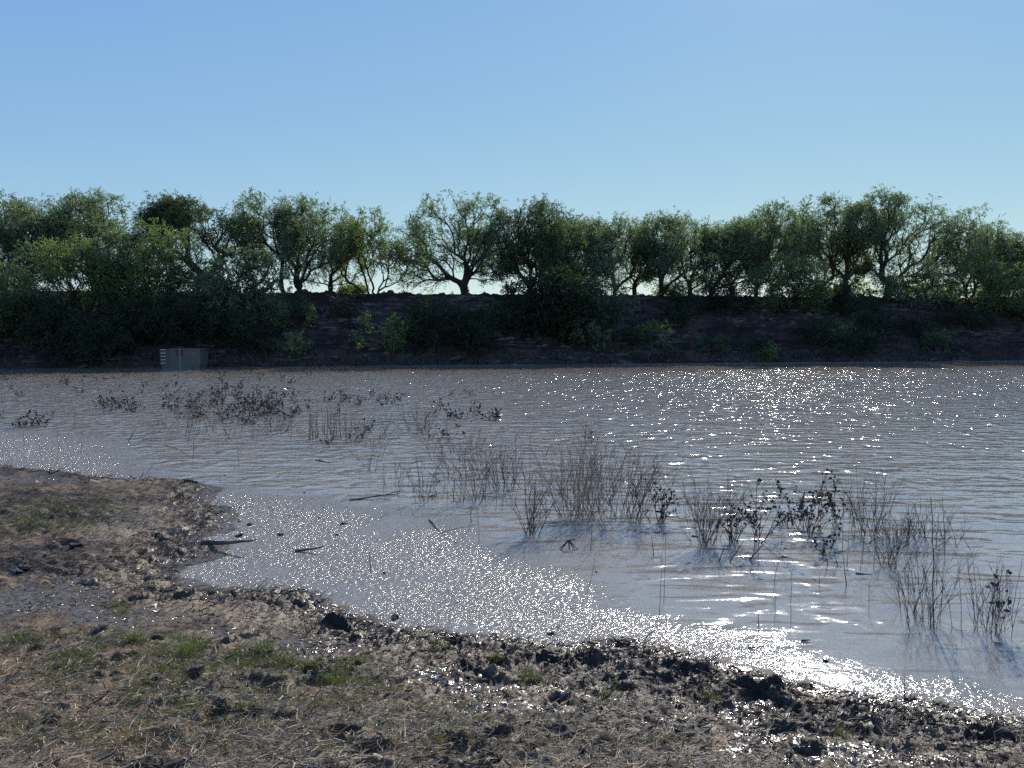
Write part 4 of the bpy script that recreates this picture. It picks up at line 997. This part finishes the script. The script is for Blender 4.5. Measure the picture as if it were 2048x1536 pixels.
# fallen sticks and flotsam
STK = [
 (858, 1040, 950, 1102, .010, 'long thin fallen stick slanting into the sparkling shallows', 'D'), (405, 1096, 512, 1106, .030, 'long dark driftwood log at the muddy edge', 'L'), (590, 1103, 650, 1105, .016, 'small dark log floating right of the long driftwood log', 'L'),
 (257, 883, 275, 862, .012, 'dark stick poking up at a slant in the left water', 'U'), (1712, 1148, 1746, 1150, .012, 'straight dark stick floating flat at right', 'D'), (700, 1001, 800, 994, .014, 'wet floating branch catching the sun left of centre', 'D'),
 (632, 921, 682, 928, .014, 'dark weed raft floating in the open water at left', 'D'), (746, 912, 770, 915, .010, 'flat floating twig behind the open forked shrub', 'D'), (1438, 1124, 1452, 1086, .008, 'slanting stick left of the sunlit ripples', 'U'),
 (1460, 1124, 1490, 1086, .008, 'slanting stick in the middle of the sunlit ripples', 'U'), (1500, 1120, 1534, 1096, .009, 'dark slanting stick right of the sunlit ripples', 'U'), (1562, 1114, 1600, 1116, .012, 'flat dark twig floating among the sunlit ripples', 'D'),
 (1383, 1073, 1408, 1074, .012, 'short flat stick at the foot of the tall twiggy shrub', 'D'), (1738, 1086, 1772, 1074, .006, 'bent twig arching over the water behind the forked stump', 'U'), (1092, 908, 1106, 888, .008, 'small slanting twig beside a bright glint', 'U'),
 (330, 905, 384, 930, .007, 'long twig bent over to the foot of a tall thin stem', 'U'), (860, 993, 878, 987, .010, 'small arched dark twig at the foot of the narrow upright shrub', 'U'), (1495, 1296, 1530, 1300, .006, 'faint floating twig in the lower water', 'D'),
 (205, 958, 232, 950, .012, 'dark twig on the muddy edge at left', 'D'), (100, 962, 128, 955, .02, 'dark forked driftwood on the left mud', 'D'),
]
for i, (x0, y0, x1, y1, r, lab, md) in enumerate(STK):
    A_ = wpt(x0, y0)
    if md == 'U':
        s = dist_scale(A_); B_ = A_ + np.array([(x1 - x0) * s, 0.05, (y0 - y1) * s])
        if y1 > y0: B_ = wpt(x1, y1); A_ = A_ + np.array([0, 0, .12])
    else: B_ = wpt(x1, y1)
    d = B_ - A_; ln = np.linalg.norm(d)
    me = branch_mesh('stick', 1700 + i, ln, r, m_stem, 1 if ln > .3 and md == 'D' else 0, .07)
    o = link('fallen_stick', me, None, A_ + np.array([0, 0, r * .4]) + (np.array([0, 0, float(max(0, ground_z(A_[0], A_[1])[0]))]) if md in 'DL' else 0))
    o.rotation_euler = (0, -math.asin(max(-1, min(1, d[2] / ln))), math.atan2(d[1], d[0]))
    tag(o, lab, 'stick', 'fallen sticks and flotsam')
# the collapsed tripod of black twigs
P = wpt(1137, 1098); s = dist_scale(P)
V, F = tubes([(0, 0, .13), (0, 0, .13), (0, 0, .13), (.01, 0, .13), (-.01, .0, .12), (0, 0, .13)], [(-.16, .02, -.03), (.14, -.02, 0), (.02, .02, -.06), (.13, .03, .15), (-.13, -.05, -.02), (.10, -.05, -.02)], [.011] * 6, [.006] * 6, 5)
tag(link('twig_tripod', make_mesh('twig_tripod', V * .68, 4, F, [m_dleaf]), None, P), 'black collapsed tripod of twigs sitting in the water below the largest brown shrub', 'twigs')

# dark weed sprigs, far left patch
def sprig_mesh(seed, h, leaves, spread):
    rs = np.random.default_rng(seed)
    P0, P1, A, Bq, tips = twig_parts(h, spread, 3, rs, 2, .005, base_w=.3, jig=.2)
    V1, F1 = tubes(P0, P1, A, Bq, 3)
    ap = np.array(P1); ap = ap[ap[:, 2] > .02]; sel = ap[rs.integers(0, len(ap), leaves)]
    V2, F2 = leaf_quads(sel, rs.normal(0, 1, sel.shape) + [0, 0, .5], rs.normal(0, 1, sel.shape), rs.uniform(.06, .13, leaves), rs.uniform(.03, .06, leaves))
    return make_mesh('weed_sprig', np.concatenate([V1, V2]), 4, np.concatenate([F1, F2 + len(V1)]), [m_stem, m_dleaf], [0] * len(F1) + [1] * len(F2))
sp_me = [sprig_mesh(1900 + k, .20 + .06 * (k % 3), 9 + 2 * k, .25) for k in range(8)]
rs = np.random.default_rng(55)
ZN = [('small dark leafy sprig in the big weed patch at left', 330, 620, 775, 850, 135, .5), ('small dark leafy sprig in the little clump left of the big weed patch', 200, 292, 802, 830, 26, .35),
      ('dark sprig in the broken line of weeds right of the big weed patch', 640, 805, 795, 815, 20, .25), ('dark upright sprig in the short row of weeds before the sparkling water', 885, 1000, 833, 842, 13, .3),
      ('tiny dark sprig dotted over the far water at left', 0, 640, 745, 795, 62, 1.0), ('tiny dark sprig floating alone in the open water left of centre', 640, 1010, 780, 905, 14, 1.0),
      ('tiny dark sprig in the thin line of weeds at the far left', 0, 90, 838, 858, 9, .5)]
for (lab, x0, x1, y0, y1, cnt, sd_) in ZN:
    for k in range(cnt):
        while True:
            x = rs.uniform(x0, x1); y = rs.uniform(y0, y1)
            if sd_ < 1.0 and cnt > 15:
                u = (x - (x0 + x1) / 2) / ((x1 - x0) / 2); v = (y - (y0 + y1) / 2) / ((y1 - y0) / 2)
                if u * u + v * v > 1: continue
            break
        P = wpt(x, y); o = link('weed_sprig', sp_me[int(rs.integers(8))], None, P)
        s = rs.uniform(.5, 1.15) * .95; o.scale = (s, s, s * rs.uniform(.7, 1.2)); o.rotation_euler = (0, 0, rs.uniform(0, 6.3))
        lb = lab
        if 'big weed patch at left' in lab:
            lb = 'small dark leafy sprig in the %s %s of the big weed patch' % ('back' if y < 812 else 'front', 'left' if x < 427 else ('middle' if x < 523 else 'right'))
        elif 'dotted' in lab:
            lb = 'tiny dark sprig dotted over the far water ' + ('near the left edge' if x < 130 else 'left of the tank' if x < 320 else 'below the tank' if x < 430 else 'right of the tank' if x < 540 else 'beyond the big weed patch')
        elif 'open water' in lab:
            lb = 'tiny dark sprig floating alone %s' % ('behind the reed row' if x < 760 else 'left of the first sparkles' if x < 880 else 'among the first sparkles left of centre')
        elif 'little clump' in lab:
            lb = 'small dark leafy sprig in the %s half of the little clump at far left' % ('left' if x < 246 else 'right')
        elif 'broken line' in lab:
            lb = 'dark sprig in the %s part of the broken weed line beyond the reed row' % ('left' if x < 722 else 'right')
        tag(o, lb, 'weed', 'dark weed sprigs in the water')

# ------------------------------------------------------------------ mud clods, stones
m_clod = plain_mat('black_mud_clod', (0.012, 0.010, 0.009), (0.05, 0.04, 0.034), .62, 14, .012, 50, spec=.5)
def clod_mesh(seed):
    bm = bmesh.new(); bmesh.ops.create_icosphere(bm, subdivisions=4, radius=1)
    co = np.array([v.co[:] for v in bm.verts])
    a = fbm(co[:, 0] * 1.3 + seed * 3.1, co[:, 1] * 1.3 + co[:, 2] * 1.1, 4, seed); b_ = fbm(co[:, 2] * 3 + seed, co[:, 0] * 3 - co[:, 1] * 2.2, 3, seed + 5)
    r = 1 + .95 * a + .75 * b_
    co = co * r[:, None]; co[:, 2] *= .6
    for v, c in zip(bm.verts, co): v.co = Vector(c)
    me = bpy.data.meshes.new('mud_clod'); bm.to_mesh(me); bm.free(); me.materials.append(m_clod)
    return me
clods = [clod_mesh(3 + k) for k in range(7)]
CLD = [
 (312, 1073, 28, 'round black clod at the tip of the tan mud in the left bay'), (478, 1072, 28, 'black clod on the mud spit at the upper bay'), (560, 1070, 22, 'flat black clod standing in the sparkling shallows'), (335, 1158, 24, 'black clod at the inner corner of the bay'),
 (1100, 1312, 90, 'largest black clod heap on the shore at the middle'), (1102, 1268, 24, 'lone black clod in the white sparkle band'), (790, 1236, 36, 'black clod on the shoreline below the short stub'), (1242, 1286, 60, 'black mud hump at the water edge right of centre'),
 (1300, 1300, 60, 'black mud hump beside the first hump at the water edge'), (1178, 1286, 44, 'low black clod in the shore line left of the humps'), (720, 1262, 42, 'matted black heap where the shore turns'), (700, 1242, 44, 'small black heap above the matted one'),
 (575, 1186, 50, 'black heap on the lower edge of the left bay'), (640, 1200, 40, 'black heap at the right corner of the left bay'), (1720, 1400, 60, 'black clod on the right shore'), (1820, 1396, 50, 'dark mud hump at the water edge far right'),
 (1890, 1412, 80, 'long dark mud hump near the right edge'), (2000, 1462, 80, 'dark matted heap at the right edge of the shore'), (1610, 1372, 50, 'black clod between the middle and right shore'), (1470, 1352, 60, 'dark hump on the shore right of the twin humps'),
 (1040, 1492, 34, 'upright black clod at the bottom of the photo'), (1166, 1502, 26, 'round black clod right of the upright one at the bottom'), (620, 1360, 46, 'black hole-like clod below the green grass'), (1265, 1410, 38, 'black clod in the dark mud below the humps'),
 (1408, 1448, 34, 'black clod beside the white puddles at lower right'), (1240, 1440, 26, 'small black clod among the litter at lower middle'), (500, 1050, 20, 'small black clod at the top of the left bay'), (150, 1140, 60, 'dark clod in the black mud belt at left'), (45, 1140, 60, 'dark clod in the black mud belt near the left edge'),
 (150, 1096, 44, 'dark clod above the black mud belt at left'), (290, 965, 50, 'dark low clod at the upper left water edge'), (380, 966, 50, 'dark clod at the tip of the upper mud point'), (685, 1048, 22, 'tuft of black weed in the sparkling shallows'), (1650, 1322, 20, 'small dark fleck at the lower water edge'),
 (930, 1350, 60, 'flat black clod by the middle white puddle'), (1330, 1350, 70, 'black matted mud below the twin humps'), (1540, 1395, 60, 'black matted mud right of the middle shore'),
]
for i, (x, y, w, lab) in enumerate(CLD):
    P = p2w(x, y, .03); s_here = float(sdist(np.array([P[0]]), np.array([P[1]]))[0])
    gz = max(0.0, float(ground_z(P[0], P[1])[0])); P = p2w(x, y, gz); gz = max(0.0, float(ground_z(P[0], P[1])[0]))
    hw = w * dist_scale(P) / 2 * .56
    o = link('mud_clod', clods[i % 7], None, (P[0], P[1], gz))
    up = 1.9 if 'upright' in lab else (1.0 if w < 40 else .75)
    o.scale = (hw, hw * .8, hw * up * (.9 if w < 60 else .62)); o.rotation_euler = (0, 0, i * 1.3)
    tag(o, lab, 'mud clod', 'black mud clods on the shore')
P = p2w(1264, 1467, float(ground_z(*p2w(1264, 1467, .12)[:2])[0]))
m_pebble = plain_mat('pale_stone', (0.34, 0.27, 0.19), (0.46, 0.38, 0.28), .8, 8, .004, 60)
o = link('pale_stone', rock_mesh('pale_stone', 9, [m_pebble], 3, .1, .5), None, (P[0], P[1], P[2] + .01)); o.scale = (.048, .035, .028); o.rotation_euler = (0, 0, -.2)
tag(o, 'single pale tan stone lying on the dark litter at the bottom', 'stone')

# ------------------------------------------------------------------ litter and grass on the bank
def on_land(n, ymin, ymax, seed, pw=1.0):
    rs = np.random.default_rng(seed)
    y = ymin + (ymax - ymin) * rs.random(n) ** pw
    x = rs.uniform(-1, 1, n) * (y * 0.70 + .3)
    s = sdist(x, y); k = s > -.02
    return x[k], y[k], s[k]
def blades(x, y, z, dirs, ln, w, bend, rs):
    """two-segment ribbons lying or standing"""
    n = len(x); P = np.stack([x, y, z], 1)
    D = dirs / np.linalg.norm(dirs, axis=1, keepdims=True)
    S = np.cross(D, rs.normal(0, 1, (n, 3))); S /= np.linalg.norm(S, axis=1, keepdims=True) + 1e-9
    D2 = D + bend; D2 /= np.linalg.norm(D2, axis=1, keepdims=True)
    M = P + D * ln[:, None] * .5; T_ = M + D2 * ln[:, None] * .5; S = S * w[:, None] * .5
    V = np.stack([P - S, P + S, M + S * .85, M - S * .85, T_ + S * .2, T_ - S * .2], 1).reshape(-1, 3)
    b = (np.arange(n) * 6)[:, None]
    F = np.concatenate([b + np.array([[0, 1, 2, 3]]), b + np.array([[3, 2, 4, 5]])], 1).reshape(-1, 4)
    return V, F
m_straw = [plain_mat('straw_pale', (0.42, 0.33, 0.20), (0.62, 0.51, 0.34), .7, 30), plain_mat('straw_brown', (0.15, 0.105, 0.065), (0.27, 0.19, 0.115), .8, 30), plain_mat('litter_dark', (0.015, 0.012, 0.010), (0.05, 0.04, 0.033), .7, 30)]
m_grass = leaf_mat('green_grass', (0.062, 0.092, 0.028), (0.10, 0.13, 0.038), (0.14, 0.14, 0.06), .5, 3, .05)
m_dgrass = leaf_mat('dry_grass', (0.20, 0.16, 0.08), (0.28, 0.21, 0.10), (0.14, 0.14, 0.05), .35, 3, .08)
rs = np.random.default_rng(91)
def litter(name, label, mat, n, ymin, ymax, seed, pw, lens, wid, dens, lift=.004, up=.16):
    x, y, s = on_land(n, ymin, ymax, seed, pw); k = dens(x, y, s) > rs.random(len(x)); x, y, s = x[k], y[k], s[k]; m = len(x)
    th = rs.normal(0, 1.0, m); d = np.stack([np.cos(th), np.sin(th) * .8, rs.normal(.04, up, m)], 1)
    z = ground_z(x, y) + lift + rs.uniform(0, .01, m)
    ln = lens[0] + (lens[1] - lens[0]) * rs.random(m) ** 2.2; w = rs.uniform(*wid, m)
    V, F = blades(x, y, z, d, ln, w, rs.normal(0, .35, (m, 3)) * [1, 1, .4], rs)
    tag(link(name, make_mesh(name, V, 4, F, [mat]), None), label, kind='stuff')
drier = lambda x, y, s: sstep(.55, 1.5, s) * (1 - .75 * np.clip(zone(x, y, PUDDLES) * 1.4, 0, 1))
litter('straw_litter', 'pale straw lying on the mud', m_straw[0], 85000, 3.1, 8.5, 1, 1.35, (.02, .14), (.0018, .0045), lambda x, y, s: drier(x, y, s) * (.12 + .55 * sstep(5.4, 3.6, y)))
litter('stalk_litter', 'brown broken stalks lying on the mud', m_straw[1], 42000, 3.1, 12, 2, 1.25, (.02, .12), (.002, .005), lambda x, y, s: .15 + .7 * drier(x, y, s))
litter('wrack_litter', 'black rotten plant scraps washed up on the mud', m_straw[2], 70000, 3.1, 14, 3, 1.1, (.02, .11), (.003, .009),
       lambda x, y, s: .25 + .75 * np.exp(-((s - .3) / .4) ** 2) + .5 * zone(x, y, DARKS), .006, .3)
litter('wrack_heap', 'matted black weed heaped along the water edge', m_straw[2], 60000, 3.1, 14, 13, 1.1, (.04, .20), (.003, .008),
       lambda x, y, s: 1.0 * np.exp(-((s - .22) / .22) ** 2) * (fbm(x * 2.5, y * 3.5, 3, 66) > -.05) + .25 * np.clip(zone(x, y, DARKS), 0, 1), .012, .45)
# scraps afloat in the shallows
x = rs.uniform(-9, 6, 5200); y = rs.uniform(3.5, 14, 5200); s0 = sdist(x, y); k = (s0 < 0) & (s0 > -1.6) & (rs.random(len(x)) < .22 * np.exp(s0 * 2.0) + .025); x, y = x[k], y[k]; m = len(x)
th = rs.normal(0, .7, m)
V, F = blades(x, y, np.full(m, .008), np.stack([np.cos(th), np.sin(th), rs.normal(0, .12, m)], 1), rs.uniform(.02, .07, m), rs.uniform(.006, .02, m), rs.normal(0, .3, (m, 3)) * [1, 1, .3], rs)
tag(link('floating_scraps', make_mesh('floating_scraps', V, 4, F, [m_straw[2]])), 'dark scraps afloat in the shallows', kind='stuff')
# grass
def grass(name, label, mat, dens, seed, zones, lens, wid, thr):
    rs = np.random.default_rng(seed); X = []; Y = []
    for (cx, cy, hw, hh, st) in zones:
        c = p2w(cx, cy, 0.1); hx = hw * dist_scale(c); hy = abs(p2w(cx, cy - hh, .1)[1] - p2w(cx, cy + hh, .1)[1]) / 2
        n = int(dens * hx * hy * math.pi * st)
        X.append(c[0] + rs.normal(0, .62, n) * hx); Y.append(c[1] + rs.normal(0, .62, n) * hy)
    x = np.concatenate(X); y = np.concatenate(Y)
    k = (fbm(x * 5, y * 5, 3, seed) + rs.uniform(-.15, .15, len(x)) > thr) & (y > 2.8) & (sdist(x, y) > .1)
    x, y = x[k], y[k]; m = len(x)
    d = np.stack([rs.normal(0, .5, m), rs.normal(0, .5, m), np.ones(m)], 1)
    V, F = blades(x, y, ground_z(x, y) - .004, d, lens[0] + (lens[1] - lens[0]) * rs.random(m) ** 1.5, rs.uniform(*wid, m), rs.normal(0, .6, (m, 3)) * [1, 1, .4] - [0, 0, .2], rs)
    tag(link(name, make_mesh(name, V, 4, F, [mat]), None), label, kind='stuff')
grass('grass', 'short green grass in patches on the mud', m_grass, 15000, 5, GREENS + [(200, 1330, 260, 40, .28), (600, 1380, 250, 40, .22), (350, 1480, 300, 40, .2), (100, 1040, 120, 40, .3)], (.015, .06), (.0022, .0045), -.02)
grass('dry_grass', 'short yellowing grass in patches on the mud', m_dgrass, 15000, 6, [(a, b_ + 14, c_ * 1.2, d_ * 1.2, e_ * .9) for a, b_, c_, d_, e_ in GREENS if b_ > 1300] + [(260, 1530, 200, 20, .8), (900, 1520, 200, 16, .7), (50, 1480, 80, 16, .7), (300, 1400, 250, 40, .5), (700, 1440, 300, 40, .5), (300, 1500, 350, 40, .5), (250, 1340, 260, 30, .4), (1100, 1500, 300, 30, .4)], (.012, .045), (.002, .0035), .02)
# separate grass tufts
def tuft_mesh(seed, h, w, n, mat):
    r_ = np.random.default_rng(seed); x = r_.normal(0, w * .22, n); y = r_.normal(0, w * .18, n)
    d = np.stack([x * 3 / w * .45 + r_.normal(0, .18, n), r_.normal(0, .3, n), np.ones(n)], 1)
    V, F = blades(x, y, np.full(n, -.01), d, h * r_.uniform(.5, 1, n), r_.uniform(.0022, .0042, n), np.stack([x / w * 1.2, y / w, np.full(n, -.35)], 1), r_)
    return make_mesh('grass_tuft', V, 4, F, [mat])
TUF = [(1065, 1362, 44, 30, 'G', 'bright green grass tuft in the dark mud at the middle'), (1682, 1472, 56, 26, 'D', 'dry brown grass tuft between the puddles at lower right'), (872, 1300, 40, 22, 'G', 'green grass tuft just below the shoreline left of the largest clod heap'),
       (985, 1312, 36, 20, 'G', 'small green tuft left of the largest clod heap'), (375, 1308, 54, 44, 'G', 'tallest green tuft in the left grass patch'), (530, 1306, 40, 40, 'G', 'spiky green tuft at the right of the left grass patch'), (265, 1290, 30, 30, 'G', 'thin green tuft left of the tallest one'),
       (1210, 1392, 34, 16, 'G', 'small green tuft below the twin black humps'), (1420, 1398, 30, 20, 'G', 'small green tuft near the lower right puddles'), (835, 1420, 34, 14, 'G', 'low green tuft below the middle white puddle'), (245, 1226, 32, 14, 'G', 'low green tuft in the wet mud at left'),
       (870, 1478, 44, 16, 'G', 'low yellow-green tuft near the bottom middle'), (665, 1366, 40, 30, 'G', 'green tuft beside the black hole-like clod'), (1990, 1440, 30, 14, 'D', 'small dry tuft on the right shore')]
for i, (x, y, w, h, k, lab) in enumerate(TUF):
    P = p2w(x, y, .1); P = p2w(x, y, float(ground_z(P[0], P[1])[0])); s = dist_scale(P)
    o = link('grass_tuft', tuft_mesh(2200 + i, h * s * 1.25, w * s, 90, m_grass if k == 'G' else m_dgrass), None, (P[0], P[1], float(ground_z(P[0], P[1])[0])))
    tag(o, lab, 'grass tuft', 'grass tufts on the muddy shore')
